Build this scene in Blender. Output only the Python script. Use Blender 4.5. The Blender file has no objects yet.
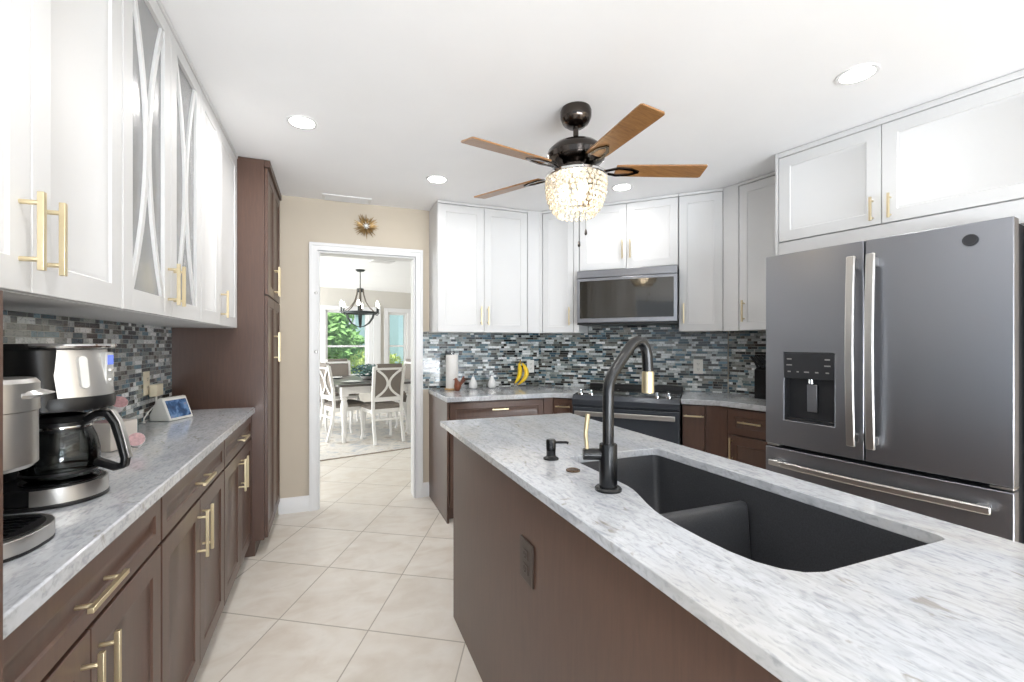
import bpy, math, random
from mathutils import Vector, Matrix
random.seed(7)
scene = bpy.context.scene
COL = scene.collection
PI = math.pi
def R(d): return math.radians(d)

# ------------------------------------------------------------------ camera, world, exposure
CH, ZC = 1.30, 2.44                       # lens height, ceiling height
YAW = math.atan2(169.0, 445.0)
cam_d = bpy.data.cameras.new('camera'); cam = bpy.data.objects.new('camera', cam_d); COL.objects.link(cam)
cam.location = (0, 0, CH); cam.rotation_euler = (R(90), 0, -YAW)
cam_d.sensor_width = 36.0; cam_d.lens = 445.0/1024*36.0
cam_d.shift_x = 12.0/1024; cam_d.shift_y = 3.0/1024
cam_d.clip_start = 0.02
scene.camera = cam
scene.view_settings.view_transform = 'Standard'; scene.view_settings.look = 'None'
scene.view_settings.gamma = 1.0; scene.view_settings.use_curve_mapping = False
scene.view_settings.exposure = 0.48
try:
    scene.cycles.use_denoising = True
    scene.cycles.max_bounces = 10; scene.cycles.diffuse_bounces = 6
    scene.cycles.sample_clamp_indirect = 6.0
except Exception: pass

world = bpy.data.worlds.new('world'); scene.world = world; world.use_nodes = True
bgn = world.node_tree.nodes['Background']
bgn.inputs[0].default_value = (0.80, 0.90, 1.0, 1); bgn.inputs[1].default_value = 0.78

def area(name, loc, rot, sx, sy, energy, color=(1, 1, 1), parent=None, shape='RECTANGLE', spread=180):
    l = bpy.data.lights.new(name, 'AREA'); l.shape = shape; l.size = sx; l.size_y = sy
    l.energy = energy; l.color = color; l.spread = R(spread)
    o = bpy.data.objects.new(name, l); COL.objects.link(o); o.location = loc; o.rotation_euler = rot
    if parent: o.parent = parent
    return o
# unseen area fills, added to brighten the kitchen and the dining room; sun for outdoors
area('fill_behind_camera', (0.9, -4.6, 0.1), (R(145), 0, 0), 5.0, 2.5, 740, (0.90, 0.95, 1.0))   # upward fill beyond the open end, added to lift the ceiling
sun_d = bpy.data.lights.new('sun', 'SUN'); sun_d.energy = 5.0; sun_d.angle = R(1.0); sun_d.color = (1, 0.96, 0.9)
sun = bpy.data.objects.new('sun', sun_d); COL.objects.link(sun); sun.rotation_euler = (R(42), 0, R(-25))
area('fill_dining', (-2.6, 7.6, 1.3), (R(90), 0, R(-76)), 3.0, 2.2, 140, (0.95, 0.98, 1.0))  # side fill added to brighten the dining room, not at a window

# ------------------------------------------------------------------ materials
def new_mat(name):
    m = bpy.data.materials.new(name); m.use_nodes = True
    nt = m.node_tree; return m, nt, nt.nodes['Principled BSDF']
def srgb(r, g, b):
    f = lambda c: (c/12.92 if c <= 0.04045 else ((c+0.055)/1.055)**2.4)
    return (f(r/255), f(g/255), f(b/255), 1)
def simple(name, col, rough=0.5, metal=0.0, noise=0.0, nscale=20, stretch=(1, 1, 1), bump=0.0, coat=0, emis=None, es=0, trans=0, spec=None):
    m, nt, p = new_mat(name)
    p.inputs['Base Color'].default_value = col; p.inputs['Roughness'].default_value = rough; p.inputs['Metallic'].default_value = metal
    if coat: p.inputs['Coat Weight'].default_value = coat; p.inputs['Coat Roughness'].default_value = 0.08
    if trans: p.inputs['Transmission Weight'].default_value = trans
    if spec is not None: p.inputs['Specular IOR Level'].default_value = spec
    if emis: p.inputs['Emission Color'].default_value = emis; p.inputs['Emission Strength'].default_value = es
    if noise or bump:
        tc = nt.nodes.new('ShaderNodeTexCoord'); mp = nt.nodes.new('ShaderNodeMapping'); mp.inputs['Scale'].default_value = stretch
        n = nt.nodes.new('ShaderNodeTexNoise'); n.inputs['Scale'].default_value = nscale; n.inputs['Detail'].default_value = 6
        nt.links.new(tc.outputs['Object'], mp.inputs[0]); nt.links.new(mp.outputs[0], n.inputs['Vector'])
        if noise:
            cr = nt.nodes.new('ShaderNodeValToRGB')
            a = [max(0, c*(1-noise)) for c in col[:3]]; b = [min(1, c*(1+noise)) for c in col[:3]]
            cr.color_ramp.elements[0].position = 0.3; cr.color_ramp.elements[1].position = 0.7
            cr.color_ramp.elements[0].color = (*a, 1); cr.color_ramp.elements[1].color = (*b, 1)
            nt.links.new(n.outputs['Fac'], cr.inputs[0]); nt.links.new(cr.outputs[0], p.inputs['Base Color'])
        if bump:
            bp = nt.nodes.new('ShaderNodeBump'); bp.inputs['Strength'].default_value = bump; bp.inputs['Distance'].default_value = 0.002
            nt.links.new(n.outputs['Fac'], bp.inputs['Height']); nt.links.new(bp.outputs[0], p.inputs['Normal'])
    return m

class G:                                   # small maths-node graph
    def __init__(s, nt): s.nt = nt
    def _in(s, n, i, v):
        if isinstance(v, (int, float)): n.inputs[i].default_value = v
        else: s.nt.links.new(v, n.inputs[i])
    def m(s, op, a, b=0.0, c=None):
        n = s.nt.nodes.new('ShaderNodeMath'); n.operation = op; s._in(n, 0, a); s._in(n, 1, b)
        if c is not None: s._in(n, 2, c)
        return n.outputs[0]
    def wn(s, x, y, z=0.0):
        cb = s.nt.nodes.new('ShaderNodeCombineXYZ'); s._in(cb, 0, x); s._in(cb, 1, y); s._in(cb, 2, z)
        w = s.nt.nodes.new('ShaderNodeTexWhiteNoise'); w.noise_dimensions = '3D'; s.nt.links.new(cb.outputs[0], w.inputs['Vector'])
        return w.outputs['Value']
    def sep(s):
        tc = s.nt.nodes.new('ShaderNodeTexCoord'); sp = s.nt.nodes.new('ShaderNodeSeparateXYZ')
        s.nt.links.new(tc.outputs['Object'], sp.inputs[0]); return tc.outputs['Object'], sp.outputs
    def ramp(s, fac, stops, const=False):
        r = s.nt.nodes.new('ShaderNodeValToRGB'); e = r.color_ramp.elements
        if const: r.color_ramp.interpolation = 'CONSTANT'
        while len(e) < len(stops): e.new(0.5)
        for el, (p, c) in zip(e, stops): el.position = p; el.color = c
        s.nt.links.new(fac, r.inputs[0]); return r.outputs[0]
    def noise(s, vec, scale, sc=(1, 1, 1), detail=5, dist=0, rot=(0, 0, 0)):
        mp = s.nt.nodes.new('ShaderNodeMapping'); mp.inputs['Scale'].default_value = sc; mp.inputs['Rotation'].default_value = rot
        n = s.nt.nodes.new('ShaderNodeTexNoise'); n.inputs['Scale'].default_value = scale; n.inputs['Detail'].default_value = detail
        n.inputs['Distortion'].default_value = dist
        s.nt.links.new(vec, mp.inputs[0]); s.nt.links.new(mp.outputs[0], n.inputs['Vector']); return n.outputs['Fac']
    def mix(s, fac, a, b, mode='MIX'):
        n = s.nt.nodes.new('ShaderNodeMix'); n.data_type = 'RGBA'; n.blend_type = mode
        s._in(n, 0, fac)
        for i, v in ((6, a), (7, b)):
            if isinstance(v, tuple): n.inputs[i].default_value = v
            else: s.nt.links.new(v, n.inputs[i])
        return n.outputs[2]

def mosaic(name):
    m, nt, p = new_mat(name); g = G(nt); vec, xyz = g.sep()
    H, L = 0.0200, 0.052
    v = g.m('DIVIDE', xyz[2], H); row = g.m('FLOOR', v); fv = g.m('FRACT', v)
    r1 = g.wn(row, 3.1); r2 = g.wn(row, 9.7)
    u0 = g.m('ADD', g.m('DIVIDE', xyz[0], L), g.m('MULTIPLY', r1, 7.3))
    s = g.m('SINE', g.m('ADD', g.m('MULTIPLY', u0, 2.3), g.m('MULTIPLY', r2, 6.28)))
    u = g.m('ADD', u0, g.m('MULTIPLY', s, 0.36)); cell = g.m('FLOOR', u); fu = g.m('FRACT', u)
    rnd = g.wn(cell, row, 1.7)
    pal = [(56, 64, 68), (122, 132, 132), (62, 88, 102), (186, 192, 192), (98, 98, 92), (226, 230, 230), (84, 108, 116), (134, 134, 130), (34, 38, 42), (244, 246, 246), (104, 134, 148), (150, 154, 150), (66, 62, 58), (200, 206, 206)]
    col = g.ramp(rnd, [(k/len(pal), srgb(*c)) for k, c in enumerate(pal)], True)
    sh = g.noise(vec, 45, (1, 1, 2.2), 5, 1.5)
    col2 = g.mix(0.75, col, g.ramp(sh, [(0.32, (0.30, 0.33, 0.35, 1)), (0.5, (0.95, 0.95, 0.95, 1)), (0.62, (1, 1, 1, 1)), (0.74, (1.0, 0.93, 0.86, 1))]), 'MULTIPLY')
    gx = g.m('LESS_THAN', fu, 0.035); gz = g.m('LESS_THAN', fv, 0.10)
    gm = g.m('MAXIMUM', gx, gz)
    nt.links.new(g.mix(gm, col2, srgb(158, 160, 154)), p.inputs['Base Color'])
    p.inputs['Roughness'].default_value = 0.14
    nt.links.new(g.m('ADD', 0.10, g.m('MULTIPLY', gm, 0.6)), p.inputs['Roughness'])
    bp = nt.nodes.new('ShaderNodeBump'); bp.inputs['Strength'].default_value = 0.35; bp.inputs['Distance'].default_value = 0.002
    hh = g.m('ADD', g.m('SUBTRACT', 1.0, gm), g.m('MULTIPLY', g.m('ADD', sh, rnd), 0.5))
    nt.links.new(hh, bp.inputs['Height']); nt.links.new(bp.outputs[0], p.inputs['Normal'])
    p.inputs['Coat Weight'].default_value = 0.4
    return m

def granite(name, rot=0):
    m, nt, p = new_mat(name); g = G(nt); vec, xyz = g.sep()
    a = g.noise(vec, 15.0, (3.0, 1.0, 2.0), 9, 1.2, (0, 0, rot))
    b = g.noise(vec, 2.1, (1.8, 0.8, 1), 4, 0.5, (0, 0, rot))
    c = g.noise(vec, 75, (1.8, 0.7, 1), 5, 0.3, (0, 0, rot))
    d = g.noise(vec, 10, (2.4, 1.0, 1), 8, 1.6, (0, 0, rot+0.15))
    e = g.noise(vec, 3.0, (3.0, 0.8, 1), 8, 1.0, (0, 0, rot-0.1))
    col = g.ramp(a, [(0.30, srgb(166, 169, 174)), (0.44, srgb(185, 188, 193)), (0.56, srgb(195, 198, 203)), (0.72, srgb(182, 185, 189))])
    col = g.mix(g.m('MULTIPLY', g.ramp(e, [(0.40, (1, 1, 1, 1)), (0.52, (0, 0, 0, 1))]), 0.28), col, srgb(152, 158, 168))
    col = g.mix(g.m('MULTIPLY', g.ramp(b, [(0.45, (0, 0, 0, 1)), (0.75, (1, 1, 1, 1))]), 0.5), col, srgb(186, 178, 164))
    col = g.mix(g.m('MULTIPLY', g.ramp(c, [(0.52, (0, 0, 0, 1)), (0.70, (1, 1, 1, 1))]), 0.55), col, srgb(140, 143, 148))
    col = g.mix(g.m('MULTIPLY', g.ramp(d, [(0.63, (0, 0, 0, 1)), (0.71, (1, 1, 1, 1))]), 0.6), col, srgb(132, 124, 108))
    nt.links.new(col, p.inputs['Base Color']); p.inputs['Roughness'].default_value = 0.12
    p.inputs['Coat Weight'].default_value = 0.15
    return m

def floor_mat():
    m, nt, p = new_mat('floor_tile'); g = G(nt); vec, xyz = g.sep()
    ax, ay, bx, by = 0.388, -0.235, 0.217, 0.443; ox, oy = 0.204, 3.221
    det = ax*by-bx*ay
    X = g.m('SUBTRACT', xyz[0], ox); Y = g.m('SUBTRACT', xyz[1], oy)
    s = g.m('ADD', g.m('MULTIPLY', X, by/det), g.m('MULTIPLY', Y, -bx/det))
    t = g.m('ADD', g.m('MULTIPLY', X, -ay/det), g.m('MULTIPLY', Y, ax/det))
    fs, ft = g.m('FRACT', s), g.m('FRACT', t); rnd = g.wn(g.m('FLOOR', s), g.m('FLOOR', t))
    ln = lambda f: g.m('GREATER_THAN', g.m('ABSOLUTE', g.m('SUBTRACT', f, 0.5)), 0.4935)
    gm = g.m('MAXIMUM', ln(fs), ln(ft))
    off = nt.nodes.new('ShaderNodeVectorMath'); off.operation = 'ADD'; cb = nt.nodes.new('ShaderNodeCombineXYZ')
    nt.links.new(g.m('MULTIPLY', rnd, 31.0), cb.inputs[0]); nt.links.new(g.m('MULTIPLY', rnd, 17.0), cb.inputs[1])
    nt.links.new(vec, off.inputs[0]); nt.links.new(cb.outputs[0], off.inputs[1])
    n1 = g.noise(off.outputs[0], 3.0, (1, 1.8, 1), 8, 1.6); n2 = g.noise(off.outputs[0], 9, (1, 1, 1), 5, 0.5)
    col = g.ramp(n1, [(0.3, srgb(216, 206, 193)), (0.46, srgb(228, 221, 211)), (0.6, srgb(234, 229, 221)), (0.75, srgb(220, 213, 202))])
    col = g.mix(0.25, col, g.ramp(n2, [(0.35, srgb(206, 197, 184)), (0.65, srgb(232, 227, 219))]))
    col = g.mix(g.m('MULTIPLY', rnd, 0.18), col, srgb(200, 190, 178))
    col = g.mix(gm, col, srgb(176, 168, 156))
    nt.links.new(col, p.inputs['Base Color'])
    nt.links.new(g.m('ADD', 0.28, g.m('MULTIPLY', gm, 0.4)), p.inputs['Roughness'])
    return m

def wood(name, c0, c1, stretch, rough=0.42, scale=6, coat=0.15):
    m, nt, p = new_mat(name); g = G(nt); vec, xyz = g.sep()
    n = g.noise(vec, scale, stretch, 8, 0.6); n2 = g.noise(vec, 1.5, (1, 1, 1), 3, 0)
    col = g.mix(0.35, g.ramp(n, [(0.3, c0), (0.7, c1)]), g.ramp(n2, [(0.3, c0), (0.7, c1)]))
    nt.links.new(col, p.inputs['Base Color']); p.inputs['Roughness'].default_value = rough
    p.inputs['Coat Weight'].default_value = coat; p.inputs['Coat Roughness'].default_value = 0.25
    return m

def brushed(name, col, rough=0.3, stretch=(1, 1, 60)):
    m, nt, p = new_mat(name); g = G(nt); vec, xyz = g.sep()
    n = g.noise(vec, 8, stretch, 4, 0)
    p.inputs['Base Color'].default_value = col; p.inputs['Metallic'].default_value = 1.0
    nt.links.new(g.m('ADD', rough-0.015, g.m('MULTIPLY', n, 0.03)), p.inputs['Roughness']); return m

def glass_mat(name, col=(1, 1, 1, 1), rough=0.0, alpha_mix=0.85):
    m = bpy.data.materials.new(name); m.use_nodes = True; nt = m.node_tree; nt.nodes.clear()
    o = nt.nodes.new('ShaderNodeOutputMaterial'); t = nt.nodes.new('ShaderNodeBsdfTransparent'); gl = nt.nodes.new('ShaderNodeBsdfGlossy')
    t.inputs[0].default_value = col; gl.inputs['Roughness'].default_value = rough
    fr = nt.nodes.new('ShaderNodeFresnel'); fr.inputs[0].default_value = 1.45
    mx = nt.nodes.new('ShaderNodeMixShader'); nt.links.new(fr.outputs[0], mx.inputs[0]); nt.links.new(t.outputs[0], mx.inputs[1]); nt.links.new(gl.outputs[0], mx.inputs[2])
    nt.links.new(mx.outputs[0], o.inputs[0]); return m

M = {}
M['white'] = simple('white_paint', srgb(212, 212, 212), 0.55, noise=0.01, nscale=3)
M['ceil'] = simple('ceiling_paint', srgb(242, 242, 243), 0.85, noise=0.01, nscale=4)
M['wall'] = simple('beige_wall_paint', srgb(198, 187, 170), 0.7, noise=0.02, nscale=3, bump=0.02)
M['dwall'] = simple('pale_wall_paint', srgb(206, 202, 194), 0.7, noise=0.02, nscale=3)
M['trim'] = simple('white_trim_paint', srgb(226, 226, 226), 0.35, noise=0.01, nscale=3)
M['brown'] = wood('espresso_wood', srgb(77, 56, 47), srgb(92, 67, 55), (14, 14, 1.2), 0.38)
M['brownlow'] = M['brown']
M['gold'] = brushed('brushed_gold', srgb(222, 207, 172), 0.34)
M['granite'] = granite('pale_granite')
M['mosaic'] = mosaic('shell_mosaic')
M['floor'] = floor_mat()
M['black'] = simple('matte_black', srgb(15, 16, 18), 0.25, noise=0.05, nscale=30)
M['blackgloss'] = simple('gloss_black', srgb(10, 10, 11), 0.08, noise=0.05, nscale=5, coat=0.5)
M['blackplastic'] = simple('black_plastic', srgb(18, 18, 19), 0.35, noise=0.05, nscale=30)
M['sink'] = simple('charcoal_composite', srgb(52, 53, 56), 0.42, noise=0.3, nscale=320, bump=0.05)
M['slate'] = brushed('slate_steel', srgb(148, 150, 156), 0.36, (1, 1, 40))
M['rangeslate'] = simple('range_slate', srgb(66, 70, 76), 0.22, 0.4, noise=0.03, nscale=3.6)
M['slatedark'] = simple('dark_grey_steel', srgb(56, 57, 60), 0.35, 0.5, noise=0.04, nscale=30)
M['steel'] = brushed('brushed_steel', srgb(200, 198, 195), 0.33, (50, 50, 1))
M['chrome'] = brushed('chrome', srgb(225, 225, 225), 0.1)
M['microglass'] = simple('dark_oven_glass', srgb(30, 26, 18), 0.04, noise=0.05, nscale=4, coat=0.6)
M['gunmetal'] = brushed('gunmetal', srgb(78, 72, 68), 0.14)
M['blade'] = wood('walnut_blade', srgb(116, 80, 46), srgb(168, 122, 74), (1.2, 26, 26), 0.35, 5)
M['glass'] = glass_mat('clear_glass', (0.97, 0.98, 0.98, 1))
M['carafe'] = glass_mat('carafe_glass', (0.72, 0.74, 0.74, 1), 0.03)
M['frost'] = simple('seeded_glass', srgb(196, 197, 198), 0.22, noise=0.10, nscale=3, stretch=(3, 3, 0.6), trans=0.55, bump=0.3)
M['plastic'] = simple('white_plastic', srgb(232, 231, 226), 0.35, noise=0.02, nscale=10)
M['almond'] = simple('almond_plastic', srgb(226, 216, 192), 0.4, noise=0.02, nscale=10)
M['lamp'] = simple('lamp_glow', (1, 1, 1, 1), 0.5, noise=0.01, emis=(1, 0.97, 0.92, 1), es=14)
M['bulb'] = simple('bulb_glow', (1, 1, 1, 1), 0.5, noise=0.01, emis=(1, 0.95, 0.85, 1), es=9)
M['warmbulb'] = simple('warm_bulb_glow', (1, 1, 1, 1), 0.5, noise=0.01, emis=(1, 0.80, 0.52, 1), es=2.2)
M['fabric'] = simple('taupe_fabric', srgb(126, 118, 110), 0.9, noise=0.08, nscale=160, bump=0.2)
M['chairwhite'] = simple('distressed_white', srgb(232, 230, 226), 0.5, noise=0.03, nscale=10)
M['tabletop'] = wood('dark_table_top', srgb(74, 70, 68), srgb(98, 92, 88), (1.5, 14, 4), 0.3)
M['leaf'] = simple('leaf_green', srgb(130, 172, 104), 0.6, noise=0.4, nscale=1.2)
M['leafpale'] = simple('pale_leaf_green', srgb(186, 204, 120), 0.6, noise=0.35, nscale=2)
M['bark'] = simple('bark', srgb(96, 82, 68), 0.9, noise=0.3, nscale=10)
M['grass'] = simple('lawn', srgb(140, 160, 96), 0.9, noise=0.3, nscale=2)
M['yellow'] = simple('banana_yellow', srgb(246, 206, 30), 0.4, noise=0.08, nscale=20)
M['porcelain'] = simple('white_porcelain', srgb(236, 236, 234), 0.15, noise=0.01, nscale=6)
M['paper'] = simple('white_paper', srgb(238, 236, 232), 0.9, noise=0.02, nscale=80, bump=0.3)

# ------------------------------------------------------------------ mesh builder
class MB:
    def __init__(s, T=None): s.v = []; s.f = []; s.T = T
    def add(s, vs, fs):
        o = len(s.v)
        for p in vs:
            p = Vector(p); s.v.append(s.T @ p if s.T else p)
        s.f += [tuple(i+o for i in f) for f in fs]; return s
    def box(s, x0, x1, y0, y1, z0, z1):
        return s.add([(x0, y0, z0), (x1, y0, z0), (x1, y1, z0), (x0, y1, z0), (x0, y0, z1), (x1, y0, z1), (x1, y1, z1), (x0, y1, z1)],
                     [(0, 3, 2, 1), (4, 5, 6, 7), (0, 1, 5, 4), (1, 2, 6, 5), (2, 3, 7, 6), (3, 0, 4, 7)])
    def prism(s, poly, z0, z1):
        n = len(poly)
        return s.add([(x, y, z0) for x, y in poly]+[(x, y, z1) for x, y in poly],
                     [tuple(range(n-1, -1, -1)), tuple(range(n, 2*n))]+[(i, (i+1) % n, n+(i+1) % n, n+i) for i in range(n)])
    def loft(s, loops, caps=(True, True), closed=True):
        n = len(loops[0]); vs = [p for l in loops for p in l]; fs = []
        for k in range(len(loops)-1):
            for i in range(n if closed else n-1):
                j = (i+1) % n; fs.append((k*n+i, k*n+j, (k+1)*n+j, (k+1)*n+i))
        if caps[0]: fs.append(tuple(range(n-1, -1, -1)))
        if caps[1]: fs.append(tuple((len(loops)-1)*n+i for i in range(n)))
        return s.add(vs, fs)
    def lathe(s, prof, c=(0, 0, 0), n=24, caps=(True, True)):
        return s.loft([[(c[0]+r*math.cos(2*PI*i/n), c[1]+r*math.sin(2*PI*i/n), c[2]+z) for i in range(n)] for r, z in prof], caps)
    def tube(s, path, r, n=8, caps=(True, True), up=None):
        P = [Vector(p) for p in path]; rs = r if isinstance(r, (list, tuple)) else [r]*len(P); loops = []; prev = None
        for i, p in enumerate(P):
            t = (P[min(i+1, len(P)-1)]-P[max(i-1, 0)]).normalized()
            if prev is None:
                a = Vector(up) if up else (Vector((0, 0, 1)) if abs(t.z) < 0.9 else Vector((1, 0, 0)))
                a = (a-t*a.dot(t)).normalized()
            else:
                a = prev-t*prev.dot(t); a = a.normalized() if a.length > 1e-6 else prev
            prev = a; b = t.cross(a)
            loops.append([p+(a*math.cos(2*PI*k/n)+b*math.sin(2*PI*k/n))*rs[i] for k in range(n)])
        return s.loft(loops, caps)
    def strip(s, path, w, t, up):                      # rectangular bar swept along a path; up = width direction
        P = [Vector(p) for p in path]; U = Vector(up).normalized(); loops = []
        for i, p in enumerate(P):
            d = (P[min(i+1, len(P)-1)]-P[max(i-1, 0)]).normalized(); nn = d.cross(U).normalized()
            loops.append([p+U*w/2+nn*t/2, p-U*w/2+nn*t/2, p-U*w/2-nn*t/2, p+U*w/2-nn*t/2])
        return s.loft(loops)
    def ball(s, c, r, n=10, sq=1.0):
        prof = [(max(1e-4, r*math.sin(PI*k/(n//2+1))), -r*sq*math.cos(PI*k/(n//2+1))) for k in range(0, n//2+2)]
        return s.lathe(prof, c, n)
    def door(s, x0, x1, z0, z1, yf=-0.02, yb=-0.001, fw=0.06, rec=0.009):
        fw = min(fw, (x1-x0)*0.3, (z1-z0)*0.3)
        def rect(d, y): return [(x0+d, y, z0+d), (x1-d, y, z0+d), (x1-d, y, z1-d), (x0+d, y, z1-d)]
        return s.loft([rect(0, yb), rect(0, yf+0.0015), rect(0.0015, yf), rect(fw, yf), rect(fw+0.004, yf+rec*0.55), rect(fw+0.010, yf+rec*0.6), rect(fw+0.016, yf+rec)])
    def build(s, name, mat, parent=None, bevel=0, seg=2, ang=32, subsurf=0):
        me = bpy.data.meshes.new(name); me.from_pydata([tuple(v) for v in s.v], [], s.f); me.materials.append(mat)
        import bmesh
        bm = bmesh.new(); bm.from_mesh(me); bmesh.ops.recalc_face_normals(bm, faces=bm.faces); bm.to_mesh(me); bm.free()
        me.polygons.foreach_set('use_smooth', [True]*len(me.polygons)); me.set_sharp_from_angle(angle=R(ang)); me.update()
        o = bpy.data.objects.new(name, me); COL.objects.link(o)
        if parent: o.parent = parent
        if bevel:
            b = o.modifiers.new('bevel', 'BEVEL'); b.width = bevel; b.segments = seg; b.limit_method = 'ANGLE'; b.angle_limit = R(40)
        if subsurf:
            b = o.modifiers.new('sub', 'SUBSURF'); b.levels = subsurf; b.render_levels = subsurf
        return o
def thing(name, label, cat, loc=(0, 0, 0), rz=0.0, group=None):
    o = bpy.data.objects.new(name, None); COL.objects.link(o); o.location = loc; o.rotation_euler = (0, 0, rz)
    o['label'] = label; o['category'] = cat; o.empty_display_size = 0.05
    if group: o['group'] = group
    return o
def tag(o, label, cat, group=None):
    o['label'] = label; o['category'] = cat
    if group: o['group'] = group
    return o
def struct(name, mb, mat, label=None, bevel=0):
    o = mb.build(name, mat, None, bevel); o['kind'] = 'structure'
    if label: o['label'] = label
    return o
def dup(root, loc, rz, label=None, group=None):
    def cp(o, par):
        c = o.copy(); COL.objects.link(c)
        if par: c.parent = par
        for ch in o.children: cp(ch, c)
        return c
    r = cp(root, None); r.location = loc; r.rotation_euler = (0, 0, rz)
    if label: r['label'] = label
    if group: r['group'] = group
    return r
def dirn(deg): return Vector((math.cos(R(deg)), math.sin(R(deg)), 0))

# ------------------------------------------------------------------ room shell
XL = -0.87; YB = 3.80
RW = 3.96                                            # diagonal range wall: x+y = RW*sqrt2
S2 = math.sqrt(2.0)
AR = -80.0                                           # the right-hand wall's along-direction (viewed from the room, left to right)
nr = Vector((math.cos(R(10)), math.sin(R(10)), 0)); DR = 3.365   # right wall: nr . p = DR
def rp(d, t):                                        # point on a plane parallel to the right wall
    q = nr*d + dirn(AR)*t; return (q.x, q.y)
def meet_r(d, w):                                    # right-wall plane d meets diagonal plane w
    a, b, c, e = nr.x, nr.y, 1.0, 1.0; k = w*S2
    det = a*e-b*c; return ((d*e-b*k)/det, (a*k-d*c)/det)
DIN = Vector((0.42, 7.0, 0)); DA = R(14)
dM = Matrix.Translation(DIN) @ Matrix.Rotation(DA, 4, 'Z')
def dl(x, y, z=0): return dM @ Vector((x, y, z))

struct('floor', MB().box(-4.5, 6.0, -4.2, 12.2, -0.1, 0), M['floor'])
struct('ceiling', MB().box(-4.5, 6.0, -4.2, 12.2, ZC, ZC+0.1), M['ceil'])
struct('wall_left', MB().box(XL-0.12, XL, 0.755, YB, 0, ZC), M['wall'])
DX0, DX1, DZ = -0.098, 0.668, 2.035
w = MB(); w.box(XL-0.12, DX0, YB-0.02, YB+0.12, 0, ZC); w.box(DX1, 1.95, YB-0.02, YB+0.12, 0, ZC); w.box(DX0, DX1, YB-0.02, YB+0.12, DZ, ZC)
struct('wall_back', w, M['wall'])
YW = YB-0.02
c0 = (RW*S2-YB+0.02, YB-0.02); c1 = meet_r(DR, RW)
dv = Vector((1, 1, 0)).normalized()*0.12
struct('wall_range', MB().prism([(c0[0], c0[1]), (c1[0], c1[1]), (c1[0]+dv.x, c1[1]+dv.y), (c0[0]+dv.x, c0[1]+dv.y)], 0, ZC), M['wall'])
e0 = c1; e1 = rp(DR, 6.2)
struct('wall_right', MB().prism([e0, e1, (e1[0]+0.12, e1[1]+0.02), (e0[0]+0.12, e0[1]+0.05)], 0, ZC), M['wall'])
# door casing (jamb liner + two-step casing) and baseboards
def casing(x0, x1, z1, y, wdt, s):
    m = MB()
    for a, b, t in ((0, wdt, 0.018), (wdt*0.62, wdt, 0.026), (0.0, 0.012, 0.022)):
        m.box(x0-b, x0-a, y-t*s if s > 0 else y, y if s > 0 else y+t, 0, z1+b)
        m.box(x1+a, x1+b, y-t*s if s > 0 else y, y if s > 0 else y+t, 0, z1+b)
        m.box(x0-a, x1+a, y-t*s if s > 0 else y, y if s > 0 else y+t, z1+a, z1+b)
    return m
struct('trim_1', casing(DX0, DX1, DZ, YW, 0.060, 1), M['trim'])
j = MB(); j.box(DX0-0.001, DX0+0.014, YW-0.004, YB+0.125, 0, DZ); j.box(DX1-0.014, DX1+0.001, YW-0.004, YB+0.125, 0, DZ); j.box(DX0+0.014, DX1-0.014, YW-0.004, YB+0.125, DZ-0.014, DZ+0.001)
struct('trim_2', j, M['trim'])
for x_, z_ in ((DX0-0.012, 1.70), (DX0-0.012, 1.24)):
    o = MB(Matrix.Translation((x_, YW-0.0225, z_)) @ Matrix.Rotation(R(90), 4, 'X')).lathe([(0.011, -0.004), (0.012, 0), (0.008, 0.004), (0.001, 0.005)], (0, 0, 0), 14).build('strike_button', M['steel'])
    tag(o, 'small grey button high on the left door casing' if z_ > 1.5 else 'small grey button lower on the left door casing', 'button')
def baseboard(name, x0, x1, y):
    m = MB(); m.loft([[(x, y, 0), (x, y-0.016, 0), (x, y-0.016, 0.085), (x, y-0.012, 0.095), (x, y-0.006, 0.108), (x, y-0.004, 0.118), (x, y, 0.118)] for x in (x0, x1)])
    struct(name, m, M['trim'])
baseboard('baseboard_back', -0.375, DX0-0.060, YW)
baseboard('baseboard_right', DX1+0.060, 0.79, YW)

# ------------------------------------------------------------------ cabinets
def pull(parent, x, z, L=0.16, vert=True, yf=-0.02, so=0.026):
    m = MB(); b = 0.0052; e = L/2; p = L*0.36
    if vert:
        m.box(x-b, x+b, yf-so-2*b, yf-so, z-e, z+e)
        for s in (-1, 1): m.tube([(x, yf+0.001, z+s*p), (x, yf-so-0.001, z+s*p)], 0.0048, 8)
    else:
        m.box(x-e, x+e, yf-so-2*b, yf-so, z-b, z+b)
        for s in (-1, 1): m.tube([(x+s*p, yf+0.001, z), (x+s*p, yf-so-0.001, z)], 0.0048, 8)
    return m.build('handle', M['gold'], parent, 0.001)
def front(name, root, mat, x0, x1, z0, z1, h=None, fw=0.06):
    g = 0.0016; o = MB().door(x0+g, x1-g, z0+g, z1-g, fw=fw).build(name, mat, root)
    if h: pull(o, *h)
    return o
GRP_BASE = 'brown base cabinets along the left counter'
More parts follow.
